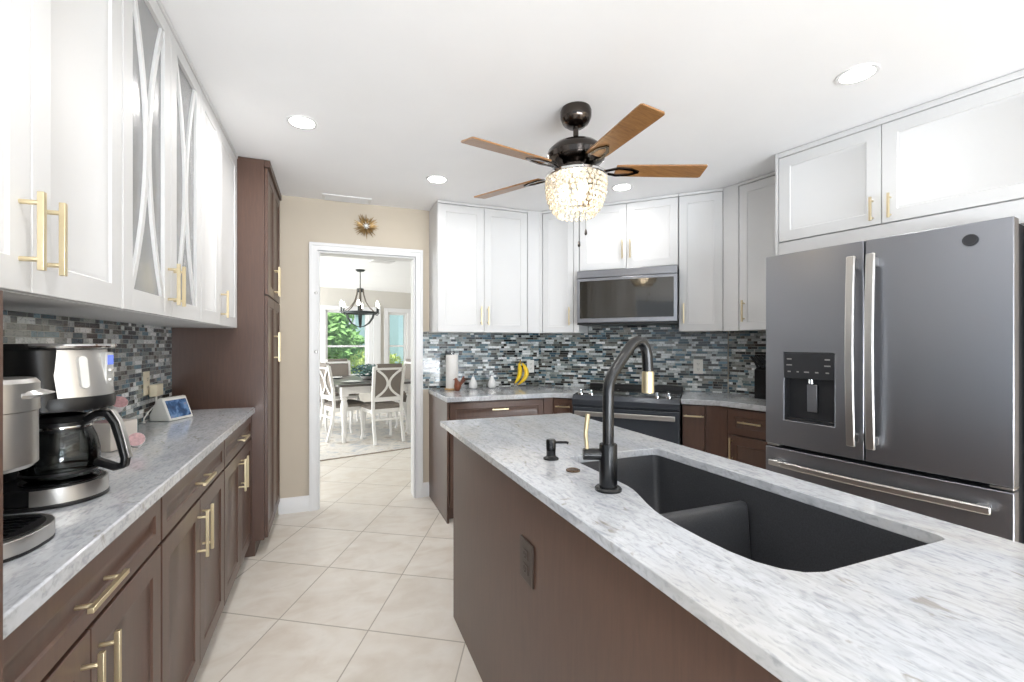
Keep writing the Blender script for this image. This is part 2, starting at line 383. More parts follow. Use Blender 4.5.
# left wall base run: local x -> +Y, back -> -X
XF = -0.472
def left_base(y0, y1, label, mid=None):
    r = thing('base_cabinet', label, 'cabinet', (XF, y0, 0), R(90)); W = y1-y0; H_ = mid or W/2
    MB().box(0.001, W-0.001, 0, XF-XL-0.012, 0.10, 0.876).build('body', M['brown'], r, 0.001)
    MB().box(0.001, W-0.001, 0.045, 0.06, 0, 0.10).build('toe_kick', M['brown'], r)
    front('drawer', r, M['brown'], 0.004, W-0.004, 0.735, 0.868, (H_, 0.80, 0.16, False), 0.045)
    front('door', r, M['brown'], 0.004, H_, 0.108, 0.728, (H_-0.035, 0.61, 0.17, True))
    front('door', r, M['brown'], H_, W-0.004, 0.108, 0.728, (H_+0.035, 0.61, 0.17, True))
left_base(0.80, 1.53, 'brown base cabinet under the coffee makers, nearest on the left counter', 0.33)
left_base(1.53, 2.33, 'brown base cabinet in the middle of the left counter run')
left_base(2.33, 3.075, 'brown base cabinet of the left counter beside the tall pantry')
tag(MB().box(XL+0.001, -0.434, 0.80, 3.08, 0.878, 0.914).build('countertop', M['granite'], None, 0.004), 'pale granite countertop along the left wall holding the coffee makers', 'countertop')
# near end panel at the frame's left edge
tag(MB().box(XL+0.003, -0.412, 0.755, 0.797, 0, 1.372).build('end_panel', M['brown'], None, 0.001), 'thin brown cabinet end panel cut by the left edge of the photo', 'panel')
# pantry
r = thing('pantry_cabinet', 'tall brown pantry cabinet reaching the ceiling left of the doorway', 'cabinet', (-0.385, 3.083, 0), R(90))
PW = YW-3.083-0.004; PD = -0.385-XL-0.003
MB().box(0, PW, 0.0, PD, 0.09, ZC-0.003).build('body', M['brown'], r, 0.001)
MB().box(0.0, PW, 0.05, PD, 0, 0.09).build('toe_kick', M['brown'], r)
MB().box(0.0, PW, -0.032, 0.0, ZC-0.045, ZC-0.003).build('crown', M['brown'], r, 0.003)
for a, b, hx in ((0.004, PW/2, PW/2-0.03), (PW/2, PW-0.004, PW/2+0.03)):
    front('door', r, M['brown'], a, b, 0.10, 1.60, (hx, 1.28, 0.2, True)); front('door', r, M['brown'], a, b, 1.606, ZC-0.05, (hx, 1.73, 0.2, True))
# left uppers
UZ0, UZ1 = 1.395, ZC-0.003
def upper_body(r, W, D, mat, hollow=False, z0=UZ0, z1=UZ1):
    m = MB()
    if hollow:
        t = 0.018; m.box(0, t, 0, D, z0, z1); m.box(W-t, W, 0, D, z0, z1); m.box(t, W-t, 0, D, z0, z0+t); m.box(t, W-t, 0, D, z1-t, z1); m.box(t, W-t, D-t, D, z0+t, z1-t)
        m.box(t, W-t, 0.03, D-t, z0+0.35, z0+0.368); m.box(t, W-t, 0.03, D-t, z0+0.70, z0+0.718); m.box(W/2-0.02, W/2+0.02, 0, 0.02, z0+t, z1-t)
    else: m.box(0, W, 0, D, z0, z1)
    return m.build('body', mat, r, 0.001)
def frieze(r, W, mat=None, z=ZC-0.003, h=0.020):
    MB().box(0, W, -0.024, -0.0005, z-h, z).build('crown', mat or M['white'], r, 0.003)
DT = ZC-0.0255                                        # door tops
XU = -0.55; UD = XU-XL-0.012
def left_upper(y0, y1, label): return thing('wall_cabinet', label, 'cabinet', (XU, y0, 0), R(90)), y1-y0
r, W = left_upper(0.71, 1.496, 'white wall cabinet above the coffee makers, nearest on the left wall')
upper_body(r, W, UD, M['white']); frieze(r, W)
front('door', r, M['white'], 0.002, W/2, UZ0, DT, (W/2-0.035, 1.508, 0.145, True)); front('door', r, M['white'], W/2, W-0.002, UZ0, DT, (W/2+0.035, 1.508, 0.145, True))
r, W = left_upper(1.498, 2.278, 'white wall cabinet with two glass doors and curved muntins')
upper_body(r, W, UD, M['white'], True); frieze(r, W)
def glass_door(r, x0, x1, z0, z1, h):
    g = 0.0016; x0 += g; x1 -= g; z0 += g; z1 -= g; fw = 0.062; m = MB(); yf, yb = -0.02, -0.001
    m.box(x0, x0+fw, yf, yb, z0, z1); m.box(x1-fw, x1, yf, yb, z0, z1); m.box(x0+fw, x1-fw, yf, yb, z0, z0+fw); m.box(x0+fw, x1-fw, yf, yb, z1-0.048, z1)
    xc = (x0+x1)/2; hw = (x1-x0)/2-fw; zc = (z0+z1)/2+0.007; hh = (z1-z0)/2-fw+0.007
    for s in (-1, 1):
        pts = []
        for k in range(-12, 13):
            t = k/12.0; pts.append((xc+s*(0.010+(hw-0.014)*abs(t)**1.9), -0.0115, zc+hh*t))
        m.strip(pts, 0.012, 0.021, (0, 1, 0))
    o = m.build('door', M['white'], r, 0.001)
    MB().box(x0+fw-0.004, x1-fw+0.004, -0.0085, -0.0045, z0+fw-0.004, z1-0.044).build('glass_pane', M['frost'], o)
    pull(o, *h)
glass_door(r, 0.002, W/2, UZ0, DT, (W/2-0.03, 1.508, 0.145, True)); glass_door(r, W/2, W-0.002, UZ0, DT, (W/2+0.03, 1.508, 0.145, True))
r, W = left_upper(2.28, 3.078, 'white wall cabinet between the glass-door cabinet and the pantry')
upper_body(r, W, UD, M['white']); frieze(r, W)
front('door', r, M['white'], 0.002, 0.335, UZ0, DT); front('door', r, M['white'], 0.335, W-0.002, UZ0, DT, (0.372, 1.505, 0.14, True))
# left backsplash
def slab(name, p0, p1, z0, z1, t, side, mat, label, z_list=None):
    """thin tiled slab along p0->p1, thickness t toward the room; object x runs along the wall"""
    a = Vector((p0[0], p0[1], 0)); b = Vector((p1[0], p1[1], 0)); L = (b-a).length
    o = MB().box(0, L, -t, 0, z0, z1).build(name, mat); o.location = a; o.rotation_euler = (0, 0, math.atan2((b-a).y, (b-a).x))
    o['kind'] = 'structure'; o['label'] = label; return o
slab('wall_tile_left', (XL, 0.80), (XL, 3.08), 0.914, UZ0+0.01, 0.009, 1, M['mosaic'], 'shell mosaic backsplash behind the coffee makers')

# ------------------------------------------------------------------ back-left corner
XP = 0.80
CW = 3.37                                            # diagonal counter front edge
BW = 3.405                                           # diagonal base fronts
UW = 3.645                                           # diagonal upper fronts
YF = 3.165                                           # back base fronts
YU = 3.475
xe = BW*S2-YF                                        # corner of back base fronts with diagonal fronts
r = thing('base_cabinet', 'brown base cabinet with one wide drawer behind the island corner', 'cabinet', (XP, YF, 0), 0)
W = xe-XP-0.085
MB().box(0, W, 0, YW-YF-0.002, 0.10, 0.876).build('body', M['brown'], r, 0.001); MB().box(0.002, W, 0.06, 0.08, 0, 0.10).build('toe_kick', M['brown'], r)
MB().box(-0.016, -0.0005, -0.022, YW-YF-0.002, 0, 0.876).build('side_panel', M['brown'], r, 0.001)
front('drawer', r, M['brown'], 0.004, W-0.004, 0.705, 0.868, (W/2+0.005, 0.812, 0.13, False), 0.045)
front('door', r, M['brown'], 0.004, W/2, 0.108, 0.70, (W/2-0.02, 0.58, 0.16, True)); front('door', r, M['brown'], W/2, W-0.004, 0.108, 0.70, (W/2+0.03, 0.58, 0.16, True))
# filler wraps the corner; diagonal narrow drawer base next to the range
U45 = Vector((1, -1, 0)).normalized(); N45 = Vector((1, 1, 0)).normalized()
def dg(u, wv): q = U45*u + N45*wv; return (q.x, q.y)
ue = (xe-YF)/S2                                      # u of the corner on the base-front plane
RU0, RU1 = -0.888, -0.126                            # the range's left and right ends along u
fl = MB().prism([(xe-0.083, YF-0.012), (xe-0.006, YF-0.012), dg(ue+0.010, BW-0.012), dg(ue+0.010, BW+0.03), (xe-0.083, YF+0.04)], 0.0, 0.876)
tag(fl.build('filler_strip', M['brown'], None, 0.001), 'narrow brown filler strip at the bend left of the range', 'filler strip')
def diag_unit(name, label, u0, u1, wv, cat='cabinet', group=None):
    q = dg(u0, wv); return thing(name, label, cat, (q[0], q[1], 0), R(-45), group), u1-u0
r, W = diag_unit('base_cabinet', 'narrow brown drawer base cabinet on the left side of the range', ue+0.012, RU0-0.004, BW)
MB().box(0, W, 0, 0.45, 0.10, 0.876).build('body', M['brown'], r, 0.001); MB().box(0, W, 0.06, 0.08, 0, 0.10).build('toe_kick', M['brown'], r)
front('drawer', r, M['brown'], 0.002, W-0.002, 0.705, 0.868, (W/2, 0.812, min(0.13, W*0.7), False), 0.03); front('door', r, M['brown'], 0.002, W-0.002, 0.108, 0.70, None, 0.04)
# left-back countertop (one slab from the end panel round to the range)
xc = CW*S2-3.13
poly = [(XP-0.022, YW-0.001), (XP-0.022, 3.13), (xc, 3.13), dg(RU0-0.003, CW), dg(RU0-0.003, RW-0.001), (RW*S2-YW+0.001-0.004, YW-0.001)]
tag(MB().prism(poly, 0.878, 0.914).build('countertop', M['granite'], None, 0.004), 'pale granite countertop with bananas and shakers left of the range', 'countertop')
slab('wall_tile_back', (XP-0.08, YW), (RW*S2-YW, YW), 0.914, UZ0+0.01, 0.008, 1, M['mosaic'], 'shell mosaic backsplash behind the bananas')
slab('wall_tile_range', dg(-1.380, RW), dg((c1[0]-c1[1])/S2-0.012, RW), 0.90, 1.50, 0.008, 1, M['mosaic'], 'shell mosaic backsplash behind the range')
# back uppers
r = thing('wall_cabinet', 'white two-door wall cabinet above the bananas, beside the doorway wall', 'cabinet', (0.785, YU, 0), 0); W = 1.562-0.785
upper_body(r, W, YW-YU-0.002, M['white']); frieze(r, W)
front('door', r, M['white'], 0.002, W/2, UZ0, DT, (W/2-0.03, 1.53, 0.15, True)); front('door', r, M['white'], W/2, W-0.002, UZ0, DT, (W/2+0.03, 1.53, 0.15, True))
xu = UW*S2-YU; uu = (xu-YU)/S2
MUu0, MUu1 = -0.912, -0.150
fl = MB().prism([(1.564, YU-0.02), (xu-0.008, YU-0.02), dg(uu+0.036, UW-0.02), dg(uu+0.036, UW+0.02), (xu, YU+0.03), (1.564, YU+0.03)], UZ0, UZ1)
tag(fl.build('filler_strip', M['white'], None, 0.001), 'narrow white filler strip at the bend between wall cabinets, left of the microwave', 'filler strip')
r, W = diag_unit('wall_cabinet', 'narrow white single-door wall cabinet on the left of the microwave', uu+0.038, MUu0-0.003, UW)
upper_body(r, W, RW-UW-0.010, M['white']); frieze(r, W)
front('door', r, M['white'], 0.002, W-0.045, UZ0, DT, (W-0.075, 1.53, 0.15, True), 0.05); MB().box(W-0.043, W, -0.018, -0.0005, UZ0, DT).build('stile', M['white'], r, 0.001)
r, W = diag_unit('wall_cabinet', 'short white two-door wall cabinet directly above the microwave', MUu0, MUu1, UW)
upper_body(r, W, RW-UW-0.010, M['white'], False, 1.895); frieze(r, W)
front('door', r, M['white'], 0.002, W/2, 1.90, DT, (W/2-0.03, 2.05, 0.15, True), 0.055); front('door', r, M['white'], W/2, W-0.002, 1.90, DT, (W/2+0.03, 2.05, 0.15, True), 0.055)
pu = meet_r(3.08, UW); pu_u = (pu[0]-pu[1])/S2
r, W = diag_unit('wall_cabinet', 'tall white single-door wall cabinet on the right of the microwave', MUu1+0.003, pu_u-0.01, UW)
upper_body(r, W, RW-UW-0.010, M['white']); frieze(r, W)
front('door', r, M['white'], 0.002, W-0.002, UZ0, DT, (0.035, 1.53, 0.15, True), 0.055)

# ------------------------------------------------------------------ microwave
r, W = diag_unit('microwave', 'stainless over-range microwave with a dark glass door', MUu0+0.002, MUu1-0.002, 3.545, 'microwave')
Z0, Z1 = 1.455, 1.888
MB().box(0, W, 0.03, RW-3.545-0.012, Z0, Z1).build('body', M['slatedark'], r, 0.003)
MB().box(0, W, 0, 0.0295, Z0+0.015, Z1-0.062).build('door', M['slate'], r, 0.004)
MB().box(0, W, 0.0, 0.0295, Z1-0.060, Z1).build('vent_panel', M['slate'], r, 0.004)
MB().box(0.024, W-0.026, -0.004, -0.0002, Z0+0.05, Z1-0.085).build('door_glass', M['microglass'], r, 0.001)
MB().box(0.0, W, 0.005, 0.0295, Z0, Z0+0.013).build('bottom_vent', M['blackplastic'], r)

# ------------------------------------------------------------------ range
r, W = diag_unit('range', 'black slide-in electric range with steel oven handle', RU0, RU1, 3.31, 'range')
D = RW-3.31-0.012
MB().box(0, W, 0.03, D, 0.05, 0.895).build('body', M['blackplastic'], r, 0.003)
MB().box(0.02, W-0.02, 0.06, 0.5, 0, 0.05).build('foot_base', M['blackplastic'], r)
MB().loft([[(x, 0.012, 0.83), (x, 0.0, 0.846), (x, 0.0, 0.882), (x, 0.03, 0.912), (x, 0.10, 0.917), (x, 0.10, 0.83)] for x in (0.0, W)]).build('control_panel', M['rangeslate'], r, 0.002)
MB().box(0.002, W-0.002, 0.102, D-0.05, 0.896, 0.921).build('cooktop', M['blackgloss'], r, 0.003)
MB().box(0.002, W-0.002, D-0.048, D, 0.896, 0.955).build('rear_vent', M['blackplastic'], r, 0.006)
MB().box(0.004, W-0.004, 0, 0.0295, 0.23, 0.826).build('oven_door', M['rangeslate'], r, 0.004)
MB().box(0.004, W-0.004, 0, 0.0295, 0.06, 0.222).build('drawer', M['rangeslate'], r, 0.004)
h = MB(); h.strip([(0.03, -0.045, 0.785), (W-0.03, -0.045, 0.785)], 0.034, 0.014, (0, 0, 1))
for x in (0.05, W-0.05): h.box(x-0.012, x+0.012, -0.04, 0.001, 0.775, 0.795)
h.build('handle', M['steel'], r, 0.004)
for x in (0.055, 0.135, W-0.155, W-0.075):
    MB().lathe([(0.021, 0), (0.021, 0.012), (0.016, 0.016), (0.014, 0.036), (0.011, 0.039)], (x, 0.055, 0.9145), 16).build('knob', M['chrome'], r)
for x, y, rr in ((0.2, 0.22, 0.10), (W-0.2, 0.22, 0.09), (0.2, 0.45, 0.075), (W-0.2, 0.45, 0.10)):
    MB().lathe([(rr-0.004, 0), (rr-0.004, 0.0006), (rr, 0.0006), (rr, 0)], (x, y, 0.9212), 32, (False, False)).build('burner_ring', M['slatedark'], r)

# ------------------------------------------------------------------ right corner
BD = 2.862
be = meet_r(BD, BW); be_u = (be[0]-be[1])/S2
r, W = diag_unit('base_cabinet', 'plain brown pull-out base cabinet on the right side of the range', RU1+0.012, be_u-0.095, BW)
MB().box(0, W, 0, 0.40, 0.10, 0.876).build('body', M['brown'], r, 0.001); MB().box(0, W, 0.06, 0.08, 0, 0.10).build('toe_kick', M['brown'], r)
o = MB().box(0.003, W-0.003, -0.02, -0.001, 0.108, 0.868).build('door', M['brown'], r, 0.0015); pull(o, W/2, 0.80, W*0.9, False)
fl = MB().prism([dg(be_u-0.093, BW-0.006), dg(be_u-0.004, BW-0.006), (be[0]+dirn(AR).x*0.05, be[1]+dirn(AR).y*0.05), (be[0]+dirn(AR).x*0.05+nr.x*0.03, be[1]+dirn(AR).y*0.05+nr.y*0.03), dg(be_u-0.093, BW+0.04)], 0, 0.876)
tag(fl.build('filler_strip', M['brown'], None, 0.001), 'brown filler strip in the corner between range side and fridge side cabinets', 'filler strip')
tR = dirn(AR)
def r_unit(name, label, d, t0, t1, cat='cabinet'):
    base = meet_r(d, BW)                              # reference is along the right wall, measured from each plane's own corner
    p = Vector((be[0], be[1], 0)); p = p + nr*(d-BD) + tR*t0
    return thing(name, label, cat, (p.x, p.y, 0), R(AR)), t1-t0
r, W = r_unit('base_cabinet', 'brown base cabinet with a drawer and a door beside the refrigerator', BD, 0.053, 0.40)
MB().box(0, W, 0, 0.44, 0.10, 0.876).build('body', M['brown'], r, 0.001); MB().box(0, W, 0.06, 0.08, 0, 0.10).build('toe_kick', M['brown'], r)
front('drawer', r, M['brown'], 0.012, W-0.004, 0.70, 0.868, (W*0.5, 0.79, 0.15, False), 0.045); front('door', r, M['brown'], 0.012, W-0.004, 0.108, 0.695, (0.045, 0.60, 0.16, True))
ce = meet_r(BD-0.03, CW)
pe = Vector((be[0], be[1], 0)) + tR*0.40
def to_wall(p, d): q = Vector((p[0], p[1], 0)); return q + nr*(d-q.dot(nr))
q1 = to_wall(pe, BD-0.03); q2 = to_wall(pe, DR-0.001)
poly = [dg(RU1+0.003, CW), ce, (q1.x, q1.y), (q2.x, q2.y), (c1[0]-0.003, c1[1]-0.002), dg(RU1+0.003, RW-0.001)]
tag(MB().prism(poly, 0.878, 0.914).build('countertop', M['granite'], None, 0.004), 'pale granite countertop with the knife block between range and refrigerator', 'countertop')
b1 = Vector((c1[0], c1[1], 0)) + tR*0.95
slab('wall_tile_right', (c1[0], c1[1]), (b1.x, b1.y), 0.914, UZ0+0.01, 0.008, 1, M['mosaic'], 'shell mosaic backsplash behind the knife block')
p0 = Vector((pu[0], pu[1], 0)); FW_ = 0.115
fl = MB().prism([dg(pu_u-0.008, UW-0.018), (p0.x-nr.x*0.018, p0.y-nr.y*0.018), (p0.x+tR.x*FW_-nr.x*0.018, p0.y+tR.y*FW_-nr.y*0.018), (p0.x+tR.x*FW_+nr.x*0.02, p0.y+tR.y*FW_+nr.y*0.02), (p0.x+0.03, p0.y+0.02), dg(pu_u-0.008, UW+0.02)], UZ0, UZ1)
tag(fl.build('filler_strip', M['white'], None, 0.001), 'white filler strip in the corner right of the microwave cabinets', 'filler strip')
q = p0 + tR*0.118
r = thing('wall_cabinet', 'white wall cabinet above the knife block, tucked beside the fridge cabinet', 'cabinet', (q.x, q.y, 0), R(AR)); W = 0.40
upper_body(r, W, DR-3.08-0.012, M['white']); frieze(r, W)
front('door', r, M['white'], 0.002, W-0.002, UZ0, DT, (0.04, 1.53, 0.15, True), 0.055)

# ------------------------------------------------------------------ refrigerator
F0 = Vector((2.14, 1.704, 0)); FA = math.atan2(0.831-1.704, 2.272-2.14)
r = thing('refrigerator', 'slate grey french-door refrigerator with a water dispenser', 'refrigerator', F0, FA); W = 0.883
MB().box(0.006, W-0.006, 0.075, 0.86, 0.03, 1.745).build('body', M['slatedark'], r, 0.006)
MB().box(0.02, W-0.02, 0.06, 0.80, 0.0, 0.03).build('foot_base', M['blackplastic'], r)
FZ0, FZ1 = 0.783, 1.758
def fdoor(x0, x1, z0, z1, cut=None):
    m = MB(); fy = lambda x: 0.012*(2*(x/W)-1)**2
    a, b, c, d = cut if cut else (x0+(x1-x0)*0.4, x0+(x1-x0)*0.6, z0+0.2, z0+0.4)
    xs = [x0+(a-x0)*i/4 for i in range(4)]+[a+(b-a)*i/4 for i in range(4)]+[b+(x1-b)*i/4 for i in range(5)]; zs = [z0, c, d, z1]; nx = len(xs)
    V = [(x, fy(x), z) for z in zs for x in xs]+[(x, 0.07, z) for z in zs for x in xs]; N = nx*4; Fc = []
    for k in range(3):
        for i in range(nx-1):
            q = (k*nx+i, k*nx+i+1, (k+1)*nx+i+1, (k+1)*nx+i)
            if not (cut and k == 1 and 4 <= i < 8): Fc.append(q)
            Fc.append(tuple(N+t for t in reversed(q)))
    for i in range(nx-1):
        Fc.append((i, N+i, N+i+1, i+1)); Fc.append((3*nx+i, 3*nx+i+1, N+3*nx+i+1, N+3*nx+i))
    for k in range(3):
        for e in (0, nx-1): Fc.append((k*nx+e, (k+1)*nx+e, N+(k+1)*nx+e, N+k*nx+e))
    if cut:                                            # walls of the dispenser opening
        o = len(V); 
        ring = [(1*nx+i) for i in range(4, 9)]+[(2*nx+i) for i in range(8, 3, -1)]
        V += [(V[i][0], 0.062, V[i][2]) for i in ring]; n = len(ring)
        Fc += [(ring[i], ring[(i+1) % n], o+(i+1) % n, o+i) for i in range(n)]
    return m.add(V, Fc)
def bowed(path_fn, n=14): return [path_fn(i/n) for i in range(n+1)]
def vert_handle(par, x):
    m = MB(); m.strip(bowed(lambda t: (x, -0.042-0.016*math.sin(PI*t), 0.845+0.845*t)), 0.034, 0.016, (1, 0, 0))
    m.box(x-0.013, x+0.013, -0.042, 0.003, 0.86, 0.90); m.box(x-0.013, x+0.013, -0.042, 0.003, 1.635, 1.675)
    m.build('handle', M['steel'], par, 0.005)
DC = (0.097, 0.325, 0.914, 1.257)
d = fdoor(0.002, W/2-0.003, FZ0, FZ1, DC).build('door', M['slate'], r, 0.003); vert_handle(d, W/2-0.034)
m = MB(); a, b, c, e = DC; zc_ = 1.128
m.box(a+0.002, b-0.002, 0.003, 0.03, zc_, e-0.002)
o = m.build('control_panel', M['slatedark'], d, 0.002)
m = MB(); m.box(a+0.001, a+0.006, 0.012, 0.06, c, zc_); m.box(b-0.006, b-0.001, 0.012, 0.06, c, zc_); m.box(a+0.006, b-0.006, 0.05, 0.06, c, zc_); m.box(a+0.006, b-0.006, 0.006, 0.05, c, c+0.012)
m.build('dispenser_recess', M['slatedark'], d)
MB().box(0.19, 0.235, 0.036, 0.046, 0.965, 1.10).build('dispenser_paddle', M['slate'], d, 0.003)
MB().tube([(0.212, 0.03, 1.105), (0.212, 0.03, 1.126)], 0.012, 12).build('nozzle', M['chrome'], d)
m = MB()
for (x, z, ww) in ((0.125, 1.225, .022), (0.125, 1.195, .026), (0.125, 1.162, .014), (0.165, 1.162, .010), (0.205, 1.162, .022), (0.25, 1.162, .014), (0.295, 1.162, .014), (0.295, 1.225, .022), (0.295, 1.195, .026)):
    m.box(x-ww/2, x+ww/2, 0.0015, 0.0028, z-0.003, z+0.003)
m.build('button_marks', M['steel'], d)
d = fdoor(W/2+0.003, W-0.002, FZ0, FZ1).build('door', M['slate'], r, 0.003); vert_handle(d, W/2+0.038)
lg = MB(Matrix.Translation((0.772, 0.004, 1.693)) @ Matrix.Rotation(R(90), 4, 'X')); lg.lathe([(0.022, 0), (0.022, 0.004), (0.019, 0.005), (0.018, 0.0042), (0.001, 0.0042)], (0, 0, 0), 28)
lg.build('badge', M['slatedark'], d)
d = fdoor(0.002, W-0.002, 0.08, 0.765).build('freezer_drawer', M['slate'], r, 0.003)
m = MB(); m.strip(bowed(lambda t: (0.045+0.79*t, -0.036-0.022*math.sin(PI*t), 0.695)), 0.030, 0.016, (0, 0, 1))
for x in (0.07, W-0.075): m.box(x-0.018, x+0.018, -0.038, 0.012, 0.683, 0.707)
m.build('handle', M['steel'], d, 0.005)
for x in (0.035, W-0.035): MB().box(x-0.03, x+0.03, 0.02, 0.09, FZ0-0.013, FZ0-0.004).build('hinge', M['steel'], r, 0.002)
# cabinet over the refrigerator and the panel beside it
CA = math.atan2(0.958-1.899, 2.698-2.518)
r = thing('wall_cabinet', 'wide white wall cabinet over the refrigerator', 'cabinet', (2.518, 1.899, 0), CA); W = 1.06
MB().box(0, W, 0.002, 0.56, 1.79, UZ1).build('body', M['white'], r, 0.001)
MB().box(-0.016, -0.0005, -0.022, 0.56, 1.79, UZ1).build('side_panel', M['slatedark'] if False else M['white'], r)
MB().box(0, W, -0.018, 0.0015, 1.80, 1.900).build('valance', M['white'], r, 0.001); MB().box(0, W, -0.022, 0.0015, UZ1-0.03, UZ1).build('crown', M['white'], r, 0.003)
for a, b, hx in ((0.002, 0.491, 0.455), (0.491, W-0.002, 0.527)):
    front('door', r, M['white'], a, b, 1.905, ZC-0.035, (hx, 1.985, 0.12, True))
pd = Vector((math.cos(FA), math.sin(FA), 0)); pn = Vector((-pd.y, pd.x, 0)); pz = F0 + pd*0.888
g0 = pz + pn*0.14; g1 = pz + pn*0.80
tag(MB().prism([(g0.x, g0.y), ((g0+pd*0.02).x, (g0+pd*0.02).y), ((g1+pd*0.02).x, (g1+pd*0.02).y), (g1.x, g1.y)], 0, 1.785).build('end_panel', M['brown'], None, 0.001), 'tall dark brown panel on the right side of the refrigerator', 'panel')

# ------------------------------------------------------------------ island
IX0, IX1, IY0, IY1 = 0.512, 1.252, -0.75, 2.195
r = thing('kitchen_island', 'long brown kitchen island base under the sink counter', 'island', (0.545, IY0+0.05, 0))
IL = 2.06-(IY0+0.05); IW = 0.66
m = MB(); m.box(0, 0.02, 0, IL, 0, 0.888); m.box(IW-0.02, IW, 0, IL, 0.10, 0.888); m.box(0.02, IW-0.02, IL-0.02, IL, 0, 0.888); m.box(0.02, IW-0.02, 0, 0.02, 0, 0.888); m.box(0.02, IW-0.02, 0.02, IL-0.02, 0.08, 0.10)
m.build('body', M['brown'], r, 0.0015)
MB().box(IW-0.08, IW-0.06, 0.02, IL-0.02, 0, 0.08).build('toe_kick', M['brown'], r)
for k in range(4):
    a = 0.02+k*(IL-0.04)/4; b = a+(IL-0.04)/4-0.004
    mm = MB(Matrix.Translation((IW, 0, 0)) @ Matrix.Rotation(R(90), 4, 'Z')); mm.door(a, b, 0.11, 0.875, -0.02, -0.001)
    mm.build('door', M['brown'], r)
hole = []
def arc(cx, cy, rad, a0, a1, n=5): return [(cx+rad*math.cos(R(a0+(a1-a0)*i/n)), cy+rad*math.sin(R(a0+(a1-a0)*i/n))) for i in range(n+1)]
hole += arc(1.105, 1.315, 0.024, 0, 90)+arc(0.777, 1.319, 0.02, 90, 180)
hole += [(0.757, 1.15), (0.757, 1.06), (0.756, 1.01), (0.7525, 0.985), (0.744, 0.955), (0.731, 0.92), (0.716, 0.88), (0.704, 0.84), (0.696, 0.80), (0.692, 0.74), (0.691, 0.68), (0.694, 0.625), (0.704, 0.58), (0.724, 0.545), (0.75, 0.522), (0.785, 0.511)]
hole += arc(1.128, 0.532, 0.021, -90, 0)
import bmesh
def slab_with_hole(name, outer, hole, z0, z1, mat):
    bm = bmesh.new(); es = []
    for loop in (outer, hole):
        vs = [bm.verts.new((x, y, z1)) for x, y in loop]
        es += [bm.edges.new((vs[i], vs[(i+1) % len(vs)])) for i in range(len(vs))]
    bmesh.ops.triangle_fill(bm, use_beauty=True, use_dissolve=False, edges=es)
    ret = bmesh.ops.extrude_face_region(bm, geom=list(bm.faces))
    for v in ret['geom']:
        if isinstance(v, bmesh.types.BMVert): v.co.z = z0
    bmesh.ops.recalc_face_normals(bm, faces=bm.faces)
    me = bpy.data.meshes.new(name); bm.to_mesh(me); bm.free(); me.materials.append(mat)
    me.polygons.foreach_set('use_smooth', [True]*len(me.polygons)); me.set_sharp_from_angle(angle=R(30))
    o = bpy.data.objects.new(name, me); COL.objects.link(o)
    b = o.modifiers.new('bevel', 'BEVEL'); b.width = 0.005; b.segments = 2; b.limit_method = 'ANGLE'; b.angle_limit = R(50)
    return o
tag(slab_with_hole('countertop', [(IX0, IY0), (IX1, IY0), (IX1, IY1), (IX0, IY1)], hole, 0.889, 0.914, M['granite']), 'pale grey granite island countertop with the sink cutout', 'countertop')
# sink
cxs, cys = 0.925, 0.92
def sc_loop(s, z, o=0.0): return [(cxs+(x-cxs)*s*(1+o), cys+(y-cys)*s*(1+o*0.5), z) for x, y in hole]
r = thing('sink', 'charcoal composite double-bowl undermount sink in the island', 'sink', (0, 0, 0))
m = MB(); m.loft([sc_loop(1.05, 0.8885), sc_loop(1.004, 0.8885), sc_loop(0.985, 0.84), sc_loop(0.955, 0.70), sc_loop(0.92, 0.675), sc_loop(0.3, 0.668)], (False, True))
o = m.build('basin', M['sink'], r, 0, ang=50)
sm = o.modifiers.new('thick', 'SOLIDIFY'); sm.thickness = 0.008; sm.offset = -1
DVY = 0.955
m = MB(); n = 8
prof = [(-0.028, 0.672), (-0.018, 0.80), (-0.015, 0.835), (-0.008, 0.845), (0.008, 0.845), (0.015, 0.835), (0.018, 0.80), (0.028, 0.672)]
m.loft([[(x, DVY+py, pz_) for py, pz_ in prof] for x in (0.748, 1.118)])
m.build('divider', M['sink'], r, 0.004)
for y in (1.15, 0.72): MB().lathe([(0.045, 0.0), (0.045, 0.004), (0.030, 0.004), (0.026, -0.001), (0.001, -0.001)], (0.93, y, 0.6695), 24).build('drain', M['chrome'], r)
# faucet
fx, fy = 0.685, 0.998; z0 = 0.914
r = thing('faucet', 'matte black gooseneck faucet with brass spray head beside the sink', 'faucet', (fx, fy, z0), R(2))
MB().lathe([(0.035, 0.0005), (0.035, 0.006), (0.031, 0.010), (0.0235, 0.011), (0.0235, 0.118), (0.0225, 0.122), (0.016, 0.122)], (0, 0, 0), 28).build('base', M['black'], r)
pth = [(0, 0, 0.118), (0, 0, 0.22), (0, 0, 0.262)]
pth += [(0.0035, 0, 0.285), (0.013, 0, 0.306), (0.028, 0, 0.325), (0.05, 0, 0.352), (0.07, 0, 0.376), (0.084, 0, 0.389), (0.098, 0, 0.394), (0.112, 0, 0.389), (0.123, 0, 0.377), (0.129, 0, 0.358), (0.131, 0, 0.335), (0.132, 0, 0.312)]
MB().tube(pth, 0.0148, 18).build('spout', M['black'], r)
MB().lathe([(0.0155, 0.058), (0.0165, 0.052), (0.0165, 0.0), (0.012, -0.002)], (0.1325, 0, 0.252), 20).build('spray_head', M['gold'], r)
la = 155-2
m = MB(); hd = dirn(la); m.tube([hd*0.018+Vector((0, 0, 0.094)), hd*0.066+Vector((0, 0, 0.094))], 0.0155, 16); m.build('valve_stem', M['black'], r, 0.002)
